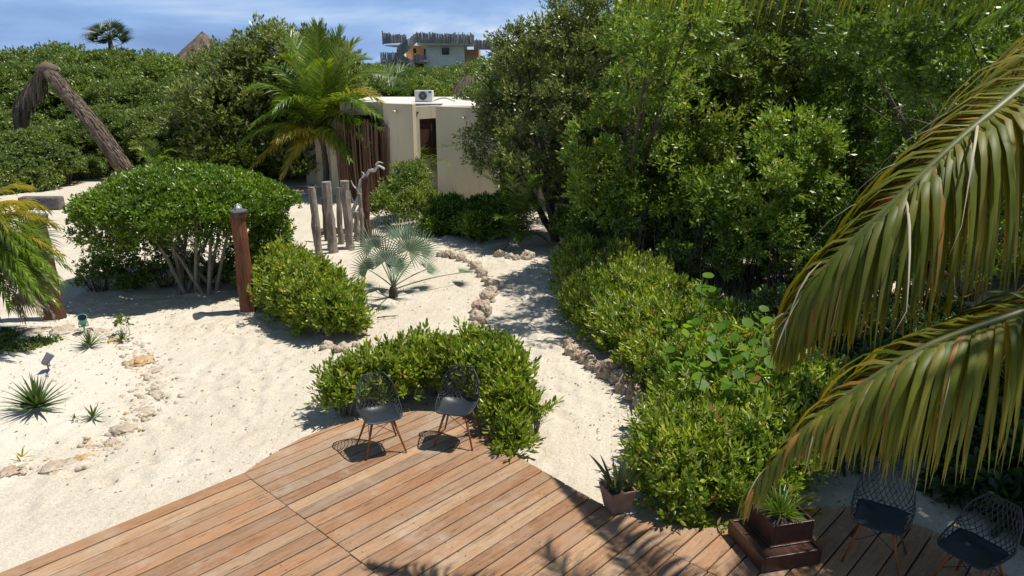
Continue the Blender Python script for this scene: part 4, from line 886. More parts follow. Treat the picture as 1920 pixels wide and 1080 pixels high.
frond(npalm, P2, seed=422, n=5, L=.5, w=.0040, droop=.5, seg=6, ang=(70, 14), curl=.5, r0=.004, start=.3, jit=.3, mat='leaf_straw', off=no, rib='leaf_palm_near', name='dry_leaflets')
kw['mat'] = 'leaf_palm_hang'
P3 = catm([crown, V(3.6, 4.9, 5.6), V(2.6, 5.4, 5.32), V(1.6, 5.8, 5.2), V(.9, 6.0, 5.12)], 34)
frond(npalm, P3, seed=403, n=70, L=.85, w=.02, droop=.6, seg=6, ang=(80, 20), lift=.05, r0=.03, curl=.08, **kw)
P4 = catm([crown, V(4.2, 5.2, 6.1), V(3.6, 6.6, 6.2), V(2.9, 7.6, 5.75)], 30)
frond(npalm, P4, seed=404, n=64, L=.8, w=.03, droop=.55, seg=6, ang=(80, 20), lift=.05, r0=.03, curl=.08, **kw)
P5 = catm([crown, V(3.7, 4.5, 5.55), V(2.9, 4.8, 5.1), V(2.2, 5.0, 4.98)], 24)
frond(npalm, P5, seed=405, n=56, L=.62, w=.02, droop=.6, seg=6, ang=(80, 20), lift=.05, r0=.028, curl=.1, **kw)
for i, e in enumerate([(6.8, 5.0, 5.2), (6.4, 2.6, 5.3), (4.4, 1.4, 5.2), (2.6, 2.4, 5.9), (5.6, 6.8, 5.4), (5.0, 6.3, 6.6), (6.2, 6.0, 6.6), (3.4, 6.4, 7.2)]):
    frond(npalm, arch(crown, V(*e), .8), seed=410 + i, n=44, L=.8, w=.02, droop=.4, seg=4, r0=.03, **kw)
# second palm outside the right edge shading the chairs
sp = empty('coconut_palm', (7.3, 7.2, 0)); so = Vector(sp.location); tag(sp, 'coconut palm outside the photo at right that shades the deck chairs', 'palm tree')
c2 = V(6.7, 7.0, 4.9); mb = MB(); mb.tube(catm([V(0, 0, -.1), V(-.1, 0, 2), V(-.3, -.1, 3.6), c2 - so], 18), [.16 - .002 * i + (.01 if i % 2 else 0) for i in range(18)], 10); mb.build('trunk', MAT['palm_trunk'], sp)
for i in range(15):
    a = i * 2.399; R_ = 2.2 + .3 * (i % 3); e = V(6.7 + math.cos(a) * R_, 7.0 + math.sin(a) * R_ * .9, 4.6 + .35 * (i % 4)); e.x = max(e.x, 4.75 + .05 * (i % 4))
    frond(sp, arch(c2, e, .9), 'leaf_palm', 430 + i, n=44, L=.75, w=.025, droop=.35, off=so, r0=.03, fold=0)

# leafy tree outside the right edge
B = [(5.75, 6.1, 4.7, 1.05, 1.05, .7), (6.8, 7.4, 4.9, 1.2, 1.2, .8), (5.5, 4.9, 4.5, .9, 1.0, .6), (7.6, 8.6, 5.0, 1.3, 1.2, .9), (6.6, 5.6, 5.3, 1.2, 1.2, .8), (8.2, 7.0, 5.2, 1.3, 1.3, .9), (6.9, 9.3, 4.4, .8, .9, .6)]
ot = empty('leafy_tree', (8.0, 7.6, 0)); tag(ot, 'spreading leafy tree outside the photo at right shading the end of the deck', 'tree')
foliage('crown', 'leaf_tree_dark', ot, B, 620, 20, .24, 6, .11, .042, T_QUAD, 160, (8.0, 7.6, 0), slen=.1, bs=dict(fill=.3, inner=.5)); tree_wood(ot, (0, 0, 0), [V(b[0] - 8, b[1] - 7.6, b[2]) for b in B], .10, 161, sub=4)
# feathery palm seedlings right of the round leaved plant
def seedling(name, base, tips, label, mat='leaf_palm', L=.3, w=.010, n=24, seed=1, cat='palm', up=.3, droop=.1):
    t = empty(name, (base.x, base.y, 0)); tag(t, label, cat)
    for i, tp in enumerate(tips): frond(t, arch(base + V(0, 0, .1), tp, up), mat, seed + i, n=n, L=L, w=w, droop=droop, off=Vector(t.location), r0=.010, seg=3, fold=0)
    return t
b = G(1620, 735); seedling('palm_seedling', b, [A(1490, 645, 10.4), A(1530, 620, 11.2), A(1600, 590, 11.4), A(1650, 610, 10.8), A(1560, 660, 10.0), A(1690, 650, 10.4)], 'feathery young palm between the round leaved plant and the lower frond', seed=450, L=.34, w=.009, n=34, up=.25)
b = G(805, 372); seedling('palm_seedling', b + V(.2, 0, .6), [A(778, 290, 22.4), A(862, 282, 22.6), A(790, 312, 22), A(845, 320, 22)], 'small palm holding its fronds across the bungalow window', seed=460, L=.34, w=.014, n=18, up=.8)
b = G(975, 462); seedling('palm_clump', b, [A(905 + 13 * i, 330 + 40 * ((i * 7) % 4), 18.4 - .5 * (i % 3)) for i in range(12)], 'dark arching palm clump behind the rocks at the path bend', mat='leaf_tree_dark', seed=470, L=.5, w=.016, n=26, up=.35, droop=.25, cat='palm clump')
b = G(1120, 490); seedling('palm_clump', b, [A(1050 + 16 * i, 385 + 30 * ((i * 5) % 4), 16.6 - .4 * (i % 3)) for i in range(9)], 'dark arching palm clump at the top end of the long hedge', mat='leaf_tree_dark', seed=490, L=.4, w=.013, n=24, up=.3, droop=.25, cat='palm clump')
b = G(300, 330, 0); seedling('palm_seedling', V(A(290, 310, 27).x, 27, .3), [A(248, 282, 27), A(330, 285, 27), A(285, 270, 27), A(262, 300, 26.5), A(320, 300, 26.5)], 'young palm peeking over the domed shrub beside the arch foot', seed=510, L=.4, w=.018, n=20, up=.6)

def fan_leaf(parent, base, hub, face, R_, mat, seed, n=30, span=300, w=.018, name='fan_leaf', off=V(0, 0, 0), pr=.012, droop=.08, pet='leaf_fan'):
    """palmate leaf: a petiole from base to hub, blades radiating about the hub in the plane facing 'face'"""
    rr = random.Random(seed); base = base - off; hub = hub - off; face = face.normalized(); fwd = (hub - base); fwd = (fwd - face * fwd.dot(face)).normalized(); sd = face.cross(fwd); mb = MB()
    for i in range(n):
        a = math.radians(-span / 2 + span * (i + .5) / n); d = fwd * math.cos(a) + sd * math.sin(a) + face * .22; d.normalize(); l = R_ * (.78 + .22 * math.cos(a * .8)) * rr.uniform(.93, 1.05)
        pp = []; q = Vector(hub); dd = d.copy(); seg = 5; dirs = []
        for j in range(seg + 1): pp.append(q.copy()); dirs.append(dd.copy()); q = q + dd * l / seg; dd = (dd + V(0, 0, -droop * rr.uniform(.3, 1.6) * (j / seg))).normalized()
        half = math.radians(span / n) * .52; vs = []
        for j in range(seg + 1):
            s = j / seg; ww = min(l * s * math.tan(half), w) if s <= .34 else w * max(0, 1 - (s - .34) / .66) ** .9 + .0008
            wv = dirs[j].cross(face); wv = wv.normalized() if wv.length > .02 else sd; up = wv.cross(dirs[j]).normalized(); vs += [pp[j] - wv * ww + up * ww * .5, pp[j], pp[j] + wv * ww + up * ww * .5]
        mb.add(vs, [(3 * j + c, 3 * j + c + 1, 3 * j + c + 4, 3 * j + c + 3) for j in range(seg) for c in (0, 1)])
    o = mb.build(name, MAT[mat], parent); rb = MB(); m = base.lerp(hub, .5) + V(0, 0, .06 * (hub - base).length)
    rb.tube(bez(base, m, hub, 8), [pr * (1.3 - .6 * i / 7) for i in range(8)], 6); rb.build('petiole', MAT[pet], o, smooth=True); return o
# silver fan palm in the middle bed
sb = G(738, 556); sfp = empty('fan_palm', (sb.x, sb.y, 0)); fo = Vector(sfp.location); tag(sfp, 'silvery blue fan palm growing in the open sand bed', 'palm')
mb = MB(); mb.tube([V(0, 0, -.05), V(0, 0, .10), V(0, 0, .2)], [.10, .10, .07], 10, noise=.12, rng=rnd); mb.build('trunk', MAT['palm_trunk'], sfp)
for i, (hx, hy, Y, R_, fx, fy, fz) in enumerate([(765, 470, 14.1, .62, .1, -.8, .35), (700, 462, 14.3, .60, -.3, -.7, .5), (722, 490, 13.8, .55, -.2, -.8, .5), (750, 445, 14.6, .52, .0, -.4, .8), (690, 505, 13.9, .48, -.5, -.6, .5), (788, 470, 14.5, .52, .5, -.5, .6), (720, 445, 14.9, .5, -.2, .3, .9), (740, 500, 13.6, .42, .1, -.7, .7), (800, 505, 14.7, .36, .6, -.2, .8)]):
    fan_leaf(sfp, sb + V(0, 0, .2), A(hx, hy, Y), V(fx, fy, fz), R_, 'leaf_fan_silver', 520 + i, n=30, span=280, w=.0150, off=fo, pet='leaf_fan_silver', droop=.05)
fan_leaf(sfp, sb + V(.02, 0, .15), A(862, 512, 14.9), V(.1, .1, 1), .40, 'leaf_fan_silver', 540, n=22, span=150, w=.012, off=fo, pet='leaf_fan_silver')
fan_leaf(sfp, sb + V(-.02, 0, .12), A(672, 538, 14.2), V(-.1, -.1, 1), .34, 'leaf_fan', 541, n=22, span=260, w=.012, off=fo, pet='leaf_dry', droop=.25)
# fan palm at the left edge
lp = A(-45, 520, 12.0); lpo = empty('fan_palm', (lp.x, 12.0, 0)); lo_ = Vector(lpo.location); tag(lpo, 'fan palm with drooping and yellowing leaves at the left edge', 'palm')
cc = V(lp.x, 12.0, 1.35); mb = MB(); mb.tube([V(0, 0, -.1), V(0, 0, .7), cc - lo_], [.14, .12, .12], 10, noise=.1, rng=rnd); mb.build('trunk', MAT['palm_trunk'], lpo)
for i, (hx, hy, Y, R_, fx, fy, fz, mt) in enumerate([(45, 445, 11.9, .60, .5, -.6, .5, 'leaf_fan'), (35, 500, 11.7, .62, .4, -.8, .3, 'leaf_fan'), (40, 545, 11.8, .50, .5, -.8, .1, 'leaf_dry'), (10, 430, 12.3, .6, .5, .4, .5, 'leaf_fan'), (-60, 400, 12, .8, -.3, -.4, .8, 'leaf_fan'), (-110, 470, 11.6, .75, -.6, -.6, .4, 'leaf_fan')]):
    fan_leaf(lpo, cc, A(hx, hy, Y), V(fx, fy, fz), R_, mt, 560 + i, n=36, span=200, w=.013, off=lo_, droop=.55)
for i, (tx_, ty_, Y, kd, up_) in enumerate([(116, 480, 11.5, 1, .75), (104, 425, 11.9, 1, .7), (84, 392, 12.2, 1, .6), (118, 530, 11.3, 0, .7), (108, 570, 11.4, 0, .6), (96, 505, 11.0, 0, .7), (78, 590, 11.1, 2, .55), (60, 560, 10.8, 0, .6), (46, 598, 11.0, 2, .5), (20, 580, 10.8, 0, .5), (70, 470, 10.9, 0, .8), (30, 520, 10.7, 0, .7), (-5, 595, 10.9, 2, .5), (125, 500, 12.2, 0, .7), (50, 350, 12.4, 1, .4), (-60, 600, 11, 0, .5), (-150, 540, 11, 0, .6), (-180, 420, 12, 0, .6), (92, 455, 11.2, 0, .85), (110, 545, 11.6, 0, .6), (64, 530, 10.6, 0, .75), (100, 590, 11.5, 2, .5), (35, 470, 10.8, 0, .9), (85, 560, 10.9, 0, .6), (15, 430, 11, 1, .9), (60, 410, 11.6, 1, .8)]):
    frond(lpo, arch(cc + V(0, 0, .1), A(tx_, ty_, Y), up_), ['leaf_palm', 'leaf_palm_yellow', 'leaf_dry'][kd], 580 + i, n=50, L=.52, w=.0155, droop=.4, off=lo_, r0=.014, ang=(50, 18), fold=0)
# distant fan palms
def far_fan(px, py, Y, R_, mat, label, seed, n=20, size=.9):
    c = A(px, py, Y); t = empty('fan_palm', (c.x, Y, 0)); o = Vector(t.location); tag(t, label, 'palm tree')
    mb = MB(); mb.tube([V(0, 0, 0), V(.1, 0, c.z * .5), c - o], [.16, .14, .13], 8); mb.build('trunk', MAT['palm_trunk'], t); rr = random.Random(seed)
    for i in range(n):
        a = i * 2.399; el = -.5 + 1.6 * (i / n); d = V(math.cos(a) * math.cos(el), math.sin(a) * math.cos(el), math.sin(el)); fan_leaf(t, c, c + d * R_ * .55, (V(0, 0, 1) - d * .3 + V(0, -.5, 0)), size * rr.uniform(.7, 1.3) * .9, mat, seed + i, n=14, span=170, w=.045, off=o, pr=.02, droop=.3)
far_fan(205, 72, 46, 1.25, 'leaf_palm_far', 'lone fan palm standing above the left thicket against the sky', 600)
far_fan(738, 160, 37, .85, 'leaf_tree_dark', 'dark spiky fan palm below the distant tower house', 630, n=24, size=1.0)
far_fan(722, 178, 34, .8, 'leaf_tree_dark', 'dark spiky fan palm just behind the bungalow roof', 660, n=18, size=.9)

# ------------------------------------------------------------------ spiky rosettes on the sand
def agave(name, px, py, r_, n, w, label, seed, mat='leaf_agave', flat=.15, cat='agave', z=None):
    b = G(px, py); b.z = gz(b.x, b.y) if z is None else z; t = empty(name, b); rr = random.Random(seed); mb = MB()
    for i in range(n):
        a = i * 2.399 + rr.uniform(-.15, .15); el = math.radians(12 + 72 * (i / n) ** 1.2 + rr.gauss(0, 5)); l = r_ * rr.uniform(.85, 1.08); d = V(math.cos(a) * math.cos(el), math.sin(a) * math.cos(el), math.sin(el)); sd = V(-math.sin(a), math.cos(a), 0); up = d.cross(sd); up = up if up.z > 0 else -up
        vs = []; q = d * .02 + V(0, 0, .03); seg = 4
        for j in range(seg + 1):
            s = j / seg; ww = w * [.7, 1, .85, .5, .03][j]; vs += [q - sd * ww + up * ww * .55, q, q + sd * ww + up * ww * .55]; q = q + d * l / seg; d = (d + V(0, 0, -flat * .25)).normalized()
        mb.add(vs, [(3 * j + c, 3 * j + c + 1, 3 * j + c + 4, 3 * j + c + 3) for j in range(seg) for c in (0, 1)])
    o = mb.build('leaves', MAT[mat], t); tag(t, label, cat); return t
agave('agave', 74, 782, .46, 60, .021, 'largest spiky green agave alone on the white sand at left', 1)
agave('agave', 171, 661, .29, 36, .013, 'small spiky agave in front of the green spotlight', 2)
agave('agave', 176, 790, .18, 16, .014, 'small agave beside the rock left of the sand path', 3)
agave('agave', 142, 797, .07, 8, .010, 'tiny agave offshoot between the largest agave and the small one', 4)
agave('sprout', 44, 868, .13, 9, .010, 'tiny yellowish sprout next to the low rocks at bottom left', 5, 'leaf_palm_yellow', cat='sprout')
agave('sprout', 232, 650, .20, 12, .016, 'small dark leafy sprout beside the orange rock', 6, 'leaf_agave', cat='sprout')
t = shrub('sprout', 'slender leafy twig rising behind the orange rock', 'sprout', 'leaf_tree', [(G(236, 640).x, G(236, 640).y, .30, .10, .10, .14)], 14, 4, .05, 5, .05, .025, 41, st=5, sr=.005)
shrub('ground_plant', 'patch of low green creeper on the sand at left', 'plant', 'leaf_bush_far', [(G(x, y).x, G(x, y).y, .06, .3, .22, .07) for x, y in ((62, 655), (45, 662), (80, 652), (20, 668))], 60, 7, .08, 5, .07, .03, 42, st=0)
shrub('sprout', 'small dark seedlings in front of the rocks at left', 'plant', 'leaf_tree_dark', [(G(x, y).x, G(x, y).y, .08, .15, .12, .08) for x, y in ((8, 650), (15, 640), (30, 648))], 30, 6, .06, 5, .09, .02, 43, st=0)
# ------------------------------------------------------------------ rocks
def rock(name, x, y, sx, sy, sz, seed, mat='rock', label='', group=None, sink=.25, rot=None):
    import bmesh
    bm = bmesh.new(); bmesh.ops.create_icosphere(bm, subdivisions=4, radius=1.0); me = bpy.data.meshes.new(name); bm.to_mesh(me); bm.free()
    v = np.empty(len(me.vertices) * 3); me.vertices.foreach_get('co', v); v = v.reshape(-1, 3); o = v + seed * 3.7
    d = .55 + .70 * fbm(o, 1.3, 2, seed) + .62 * (fbm(o, 3.4, 3, seed + 5) - .5) + .30 * (fbm(o, 9.0, 2, seed + 8) - .5)
    v = v * d[:, None] * np.array([sx, sy, sz]); v[:, 2] = np.maximum(v[:, 2], -sz * .8)
    me.vertices.foreach_set('co', v.ravel().astype(np.float32)); me.polygons.foreach_set('use_smooth', [True] * len(me.polygons)); me.update()
    ob = link(name, me, MAT[mat], loc=(x, y, gz(x, y) + sz * (.62 - sink * 2)), rz=rot if rot is not None else seed * 1.3); tag(ob, label, 'rock', group); return ob
def rock_px(px, py, wpx, hk, seed, mat, label, group=None, dk=.8, sink=.25):
    p = G(px, py); s = wpx / FPX * (p.y * math.cos(PITCH) + CAMH * math.sin(PITCH)) / 2; return rock('rock', p.x, p.y + s * .4, s, s * dk, s * hk, seed, mat, label, group, sink, rot=0.2 * (seed % 7))
# curved border right of the silver fan palm, from its far end to the near end
arc = [(826, 482, 20), (838, 483, 18), (851, 485, 22), (864, 490, 20), (874, 494, 18), (884, 500, 20), (893, 505, 18), (899, 513, 20), (905, 521, 22), (909, 530, 22), (916, 538, 26), (925, 546, 22), (922, 556, 28), (914, 566, 26), (924, 568, 18), (912, 576, 22), (898, 586, 28), (912, 594, 30), (893, 600, 26), (904, 608, 28), (890, 616, 24)]
for i, (x, y, w) in enumerate(arc):
    lb = 'pitted limestone rock, %s from the far end of the curved stone border' % (ORD[i] if i < 20 else 'last')
    rock_px(x, y, w * (.78, 1.25, .95, 1.1, .7)[i % 5], 1.0, 10 + i, ('rock', 'rock_pink', 'rock')[i % 3], lb, 'curved stone border in the middle bed', sink=.12)
# rocks holding the long hedge along the path
edge2 = [(1062, 655, 24), (1068, 668, 26), (1080, 676, 24), (1096, 683, 30), (1108, 693, 28), (1122, 700, 26), (1140, 712, 44), (1158, 722, 34), (1170, 738, 38), (1186, 752, 36), (1200, 768, 38), (1212, 785, 34), (1218, 802, 30)]
for i, (x, y, w) in enumerate(edge2):
    rock_px(x + 4, y, w * 1.15, 1.05, 50 + i, ('rock_pink', 'rock', 'rock_pink')[i % 3], 'pinkish rock, %s from the far end of the row edging the long hedge' % ORD[i], 'rocks edging the long hedge', sink=.15)
for i, (x, y, w, m_, l) in enumerate([(938, 482, 26, 'rock', 'leftmost'), (956, 486, 20, 'rock', 'second from left'), (970, 488, 16, 'rock', 'smallest'), (990, 487, 30, 'rock', 'widest and rightmost')]):
    rock_px(x, y, w, 1.0, 70 + i, m_, '%s of the four shaded rocks below the dark palm clump' % l, 'shaded rocks at the path bend')
for i, (x, y, w, l) in enumerate([(612, 655, 30, 'left rock under the near end of the yellowish hedge'), (641, 660, 34, 'right rock under the near end of the yellowish hedge'), (668, 652, 20, 'small rock right of the pair under the yellowish hedge')]):
    rock_px(x, y, w, .8, 80 + i, 'rock', l, 'rocks under the yellowish hedge')
lf = [(258, 690, 54, .35, 'rock_orange', 'flat orange rock sunk in the sand beside the small sprout'), (55, 634, 42, .45, 'rock', 'tan rock in front of the left wooden post'), (112, 634, 56, .42, 'rock', 'long tan rock left of the green spotlight'), (10, 634, 30, .8, 'rock_grey', 'dark grey rock at the left edge below the fan palm'),
      (175, 636, 44, .35, 'rock', 'low tan rock right of the green spotlight'), (215, 650, 36, .3, 'rock_orange', 'low rock behind the small spiky agave'), (228, 812, 58, .5, 'rock', 'rounded tan rock beside the small agave'), (262, 778, 46, .3, 'rock', 'buried tan rock above the rounded one by the sand path'), (288, 745, 40, .28, 'rock', 'half buried rock between the orange rock and the rounded one'),
      (205, 832, 34, .3, 'rock', 'small buried rock below the rounded tan rock'), (152, 866, 44, .35, 'rock_orange', 'orange tinted rock near the end of the buried stone edge'), (100, 884, 70, .3, 'rock', 'longest flat rock of the buried stone edge at bottom left'), (8, 896, 50, .35, 'rock_pink', 'pinkish rock cut by the left edge of the photo'), (290, 700, 30, .25, 'rock', 'small buried rock right of the flat orange one')]
for i, (x, y, w, hk, m_, l) in enumerate(lf): rock_px(x, y, w, hk, 90 + i, m_, l, 'buried stones round the left bed', sink=.35)

def rubble(name, path, n, spread, seed, mat, s0, s1):
    import bmesh
    r = np.random.default_rng(seed); W = np.array([[*G(x, y)[:2]] for x, y in path]); seg = np.linalg.norm(np.diff(W, axis=0), axis=1); cs = np.concatenate([[0], np.cumsum(seg)])
    t = r.random(n) * cs[-1]; k = np.clip(np.searchsorted(cs, t) - 1, 0, len(seg) - 1); f = ((t - cs[k]) / seg[k])[:, None]; P = W[k] * (1 - f) + W[k + 1] * f + r.normal(0, spread, (n, 2))
    bm = bmesh.new(); bmesh.ops.create_icosphere(bm, subdivisions=1, radius=1.0); tv = np.array([list(v.co) for v in bm.verts]); tf = np.array([[v.index for v in f_.verts] for f_ in bm.faces]); bm.free()
    s = s0 + (s1 - s0) * r.random(n) ** 2.5; vv = tv[None] * (1 + r.normal(0, .22, (n, len(tv), 1))) * s[:, None, None] * np.array([1, 1, .55]); a = r.random(n) * 6.28; c_, s_ = np.cos(a)[:, None], np.sin(a)[:, None]
    x = vv[:, :, 0] * c_ - vv[:, :, 1] * s_ * 1.0; y = vv[:, :, 0] * s_ + vv[:, :, 1] * c_; z = ground_z(P[:, 0], P[:, 1])
    V3 = np.stack([x + P[:, :1], y + P[:, 1:], vv[:, :, 2] + z[:, None] - s[:, None] * .05], 2).reshape(-1, 3)
    me = raw_mesh(name, V3, (tf[None] + (np.arange(n) * len(tv))[:, None, None]).reshape(-1, 3)); tag(link(name, me, MAT[mat]), kind='stuff')
rubble('rubble', [(0, 628), (60, 628), (120, 628), (170, 634), (220, 645), (258, 662), (284, 690), (294, 720), (290, 752), (268, 785), (235, 812), (190, 842), (145, 865), (90, 882), (0, 897)], 750, .13, 31, 'rubble', .010, .060)
rubble('rubble', [(255, 680), (262, 690), (275, 760), (240, 800), (140, 862), (60, 885)], 150, .10, 32, 'rock_orange', .010, .045)

# ------------------------------------------------------------------ driftwood posts
def drift_post(px, pyb, pyt, wpx, label, seed, mat='drift', lean=0):
    b = G(px, pyb); h = A(px, pyt, b.y).z; r0 = wpx / FPX * b.y / 2; rr = random.Random(seed); mb = MB(); n = 9; pts = [V(lean * i / (n - 1) + rr.uniform(-.012, .012), rr.uniform(-.012, .012), -.1 + (h + .1) * i / (n - 1)) for i in range(n)]
    mb.tube(pts, [r0 * rr.uniform(.85, 1.12) * (1.08 - .15 * i / n) for i in range(n)], 15, noise=.15, rng=rr)
    o = mb.build('driftwood_post', MAT[mat], loc=(b.x, b.y, gz(b.x, b.y)), smooth=False); tag(o, label, 'post', 'driftwood posts'); return b
drift_post(599, 484, 352, 15, 'grey driftwood post at the left end of the group', 1, lean=-.05)
drift_post(626, 474, 341, 18, 'thick grey driftwood post second from the left, tallest in front', 2, lean=-.08)
drift_post(640, 458, 352, 10, 'thin grey driftwood post behind the thick one', 3)
drift_post(657, 466, 339, 17, 'knotty driftwood post in the middle of the group', 4, lean=-.04)
drift_post(612, 452, 372, 8, 'thin dark driftwood post between the two left ones', 5, 'bark')
drift_post(671, 452, 398, 11, 'short stubby driftwood post in front of the white branch', 6)
drift_post(690, 446, 334, 15, 'dark brown driftwood post at the right end of the group', 7, 'post_wood_old')
drift_post(681, 462, 362, 9, 'slim driftwood post left of the dark brown one', 8)
def branch(name, pts, rad, mat, label, cat, subs=()):
    o0 = Vector(pts[0]); mb = MB(); rr = random.Random(4); P = catm([Vector(p) - o0 for p in pts], 22); n = len(P); mb.tube(P, [rad * (1 - .6 * i / n) * rr.uniform(.8, 1.25) for i in range(n)], 8, noise=.12, rng=rr)
    for s in subs: mb.tube(catm([Vector(p) - o0 for p in s], 8), [rad * .5 * (1 - .1 * i) for i in range(8)], 6, noise=.12, rng=rr)
    o = mb.build(name, MAT[mat], loc=o0); tag(o, label, cat)
Yb = 19.6
branch('driftwood_branch', [A(657, 420, Yb) , A(663, 392, Yb), A(674, 366, Yb), A(677, 340, Yb), A(686, 330, Yb - .2), A(694, 319, Yb - .3), A(702, 320, Yb - .4), A(709, 311, Yb - .4), A(721, 317, Yb - .5)], .065, 'drift_white', 'bleached white driftwood branch hooked over the posts', 'driftwood',
       [[A(676, 360, Yb), A(664, 350, Yb), A(658, 338, Yb)], [A(705, 310, Yb - .4), A(710, 304, Yb - .4), A(718, 306, Yb - .3)], [A(670, 385, Yb), A(660, 372, Yb), A(656, 356, Yb)], [A(680, 334, Yb), A(682, 326, Yb), A(678, 322, Yb)], [A(668, 400, Yb), A(676, 385, Yb), A(686, 372, Yb)]])
p_ = G(618, 444); branch('driftwood_log', [p_ + V(-.35, 0, .1), p_ + V(0, .1, .16), p_ + V(.35, 0, .14), p_ + V(.75, .1, .18), p_ + V(1.0, -.1, .1)], .11, 'bark', 'dark twisted driftwood log lying between the posts', 'driftwood', [[p_ + V(.1, 0, .15), p_ + V(.2, -.2, .3), p_ + V(.3, -.2, .2)]])
p_ = G(728, 596); branch('twig', [p_ + V(-.2, -.04, .02), p_ + V(0, 0, .03), p_ + V(.18, .06, .02)], .014, 'bark', 'short dark twig on the sand below the silver fan palm', 'twig')
p_ = G(955, 475); branch('twig', [p_ + V(-.35, -.3, .02), p_ + V(-.1, .1, .1), p_ + V(.05, .4, .35)], .02, 'bark', 'bent twig leaning on the shaded rocks at the path bend', 'twig')
p_ = G(120, 700); branch('twig', [p_ + V(-.3, -.02, .02), p_ + V(-.05, .02, .05), p_ + V(.28, .1, .02)], .008, 'bark', 'thin twig on the sand beside the grey spotlight', 'twig')

# ------------------------------------------------------------------ wooden bollards with lamps
def bollard(px, pyb, pyt, r0, label, seed, mat, lamp=True):
    b = G(px, pyb); h = A(px, pyt, b.y).z; t = empty('lamp_post', (b.x, b.y, gz(b.x, b.y))); tag(t, label, 'lamp post', 'wooden lamp posts'); rr = random.Random(seed)
    mb = MB(); n = 14; mb.tube([V(.008 * math.sin(i * .9), .006 * math.cos(i), -.1 + (h + .1) * i / (n - 1)) for i in range(n)], [r0 * (1.12 - .2 * i / n) * rr.uniform(.96, 1.04) for i in range(n)], 16, noise=.03, rng=rr); mb.build('log', MAT[mat], t)
    mb = MB(); mb.tube([V(0, 0, -.02), V(0, 0, .035)], [r0 * 1.25, r0 * 1.18], 16, noise=.05, rng=rr); mb.build('cement_collar', MAT['roof_top'], t)
    mb = MB(); mb.tube([V(.02, 0, h - .10), V(.02, 0, h + .002)], [r0 * 1.03, r0 * 1.06], 20); mb.build('band', MAT['planter_wood'], t)
    mb = MB(); mb.tube([V(.02, 0, h + .003), V(.02, 0, h + .028), V(.02, 0, h + .034)], [r0 * 1.12, r0 * 1.12, r0 * .9], 20); mb.build('cap', MAT['grey_metal'], t)
    if lamp:
        mb = MB(); mb.tube([V(.02, 0, h + .035), V(.02, 0, h + .08), V(.02, 0, h + .11)], [.055, .05, .02], 12); l = mb.build('lamp', MAT['glass_lamp'], t, smooth=True)
        mb = MB()
        for a in (0, math.pi / 2): mb.tube([V(.02 + .07 * math.cos(a), .07 * math.sin(a), h + .03), V(.02 + .06 * math.cos(a), .06 * math.sin(a), h + .11), V(.02, 0, h + .145), V(.02 - .06 * math.cos(a), -.06 * math.sin(a), h + .11), V(.02 - .07 * math.cos(a), -.07 * math.sin(a), h + .03)], .006, 5)
        mb.build('wire_cage', MAT['white_metal'], l)
    return t
bollard(466, 586, 398, .135, 'reddish wooden lamp post right of the domed shrub trunks', 1, 'post_wood')
bollard(104, 600, 408, .16, 'dark wooden lamp post behind the fan palm at left', 2, 'post_wood_old')
def spot(px, py, mat, label, rz, tilt, s=1.0):
    b = G(px, py); t = empty('garden_spotlight', (b.x, b.y, gz(b.x, b.y)), rz); tag(t, label, 'spotlight', 'garden spotlights')
    mb = MB(); mb.tube([V(0, 0, -.08), V(0, 0, .10)], [.006, .012], 6); mb.tube([V(-.05, 0, .09), V(-.05, 0, .15)], .006, 5); mb.tube([V(.05, 0, .09), V(.05, 0, .15)], .006, 5); mb.box((0, 0, .09), (.11, .02, .012)); mb.build('bracket', MAT[mat], t)
    d = V(0, math.sin(tilt), math.cos(tilt)); c = V(0, 0, .16); mb = MB(); mb.tube([c - d * .07, c - d * .05, c + d * .07, c + d * .085], [.025, .042, .05, .055], 16); h = mb.build('lamp_head', MAT[mat], t, smooth=True)
    mb = MB(); mb.tube([c + d * .0855, c + d * .088], .046, 16); mb.build('lens', MAT['glass_dark'], h)
    mb = MB(); mb.tube([V(0, 0, .05), V(.08, -.03, .06), V(.1, -.1, .01), V(.2, -.12, .012)], .005, 5); mb.build('cable', MAT['wire_black'], t); t.scale = (s, s, s)
spot(161, 634, 'spot_green', 'faded green garden spotlight among the tan rocks', .6, -.7, 1.35)
spot(94, 708, 'spot_grey', 'grey garden spotlight tilted on the white sand behind the largest agave', -.5, .8, 1.15)

# ------------------------------------------------------------------ mesh backed chairs
def smooth_interp(ts, ys, t):
    k = max(i for i in range(len(ts)) if ts[i] <= t + 1e-9); k = min(k, len(ts) - 2); f = (t - ts[k]) / (ts[k + 1] - ts[k])
    y0 = ys[max(k - 1, 0)]; y1 = ys[k]; y2 = ys[k + 1]; y3 = ys[min(k + 2, len(ys) - 1)]
    return .5 * (2 * y1 + (y2 - y0) * f + (2 * y0 - 5 * y1 + 4 * y2 - y3) * f * f + (3 * y1 - y0 - 3 * y2 + y3) * f ** 3)
TS = [0, .12, .3, .45, .58, .72, .86, 1.0]
CY = [-.245, -.20, -.06, .09, .175, .215, .25, .285]; CZ = [.445, .452, .438, .440, .50, .61, .72, .83]
HW = [.185, .228, .256, .264, .262, .245, .215, .135]; KK = [.015, .03, .075, .11, .12, .105, .075, .03]
def shell(u, v):
    y, z, w, k = (smooth_interp(TS, q, v) for q in (CY, CZ, HW, KK)); y2, z2 = smooth_interp(TS, CY, min(v + .01, 1)), smooth_interp(TS, CZ, min(v + .01, 1)); y1, z1 = smooth_interp(TS, CY, max(v - .01, 0)), smooth_interp(TS, CZ, max(v - .01, 0))
    t = V(0, y2 - y1, z2 - z1).normalized(); n = V(0, -t.z, t.y); a = abs(u)
    return V(u * w * (1 - .06 * a ** 3), y, z) + n * k * a ** 2.3
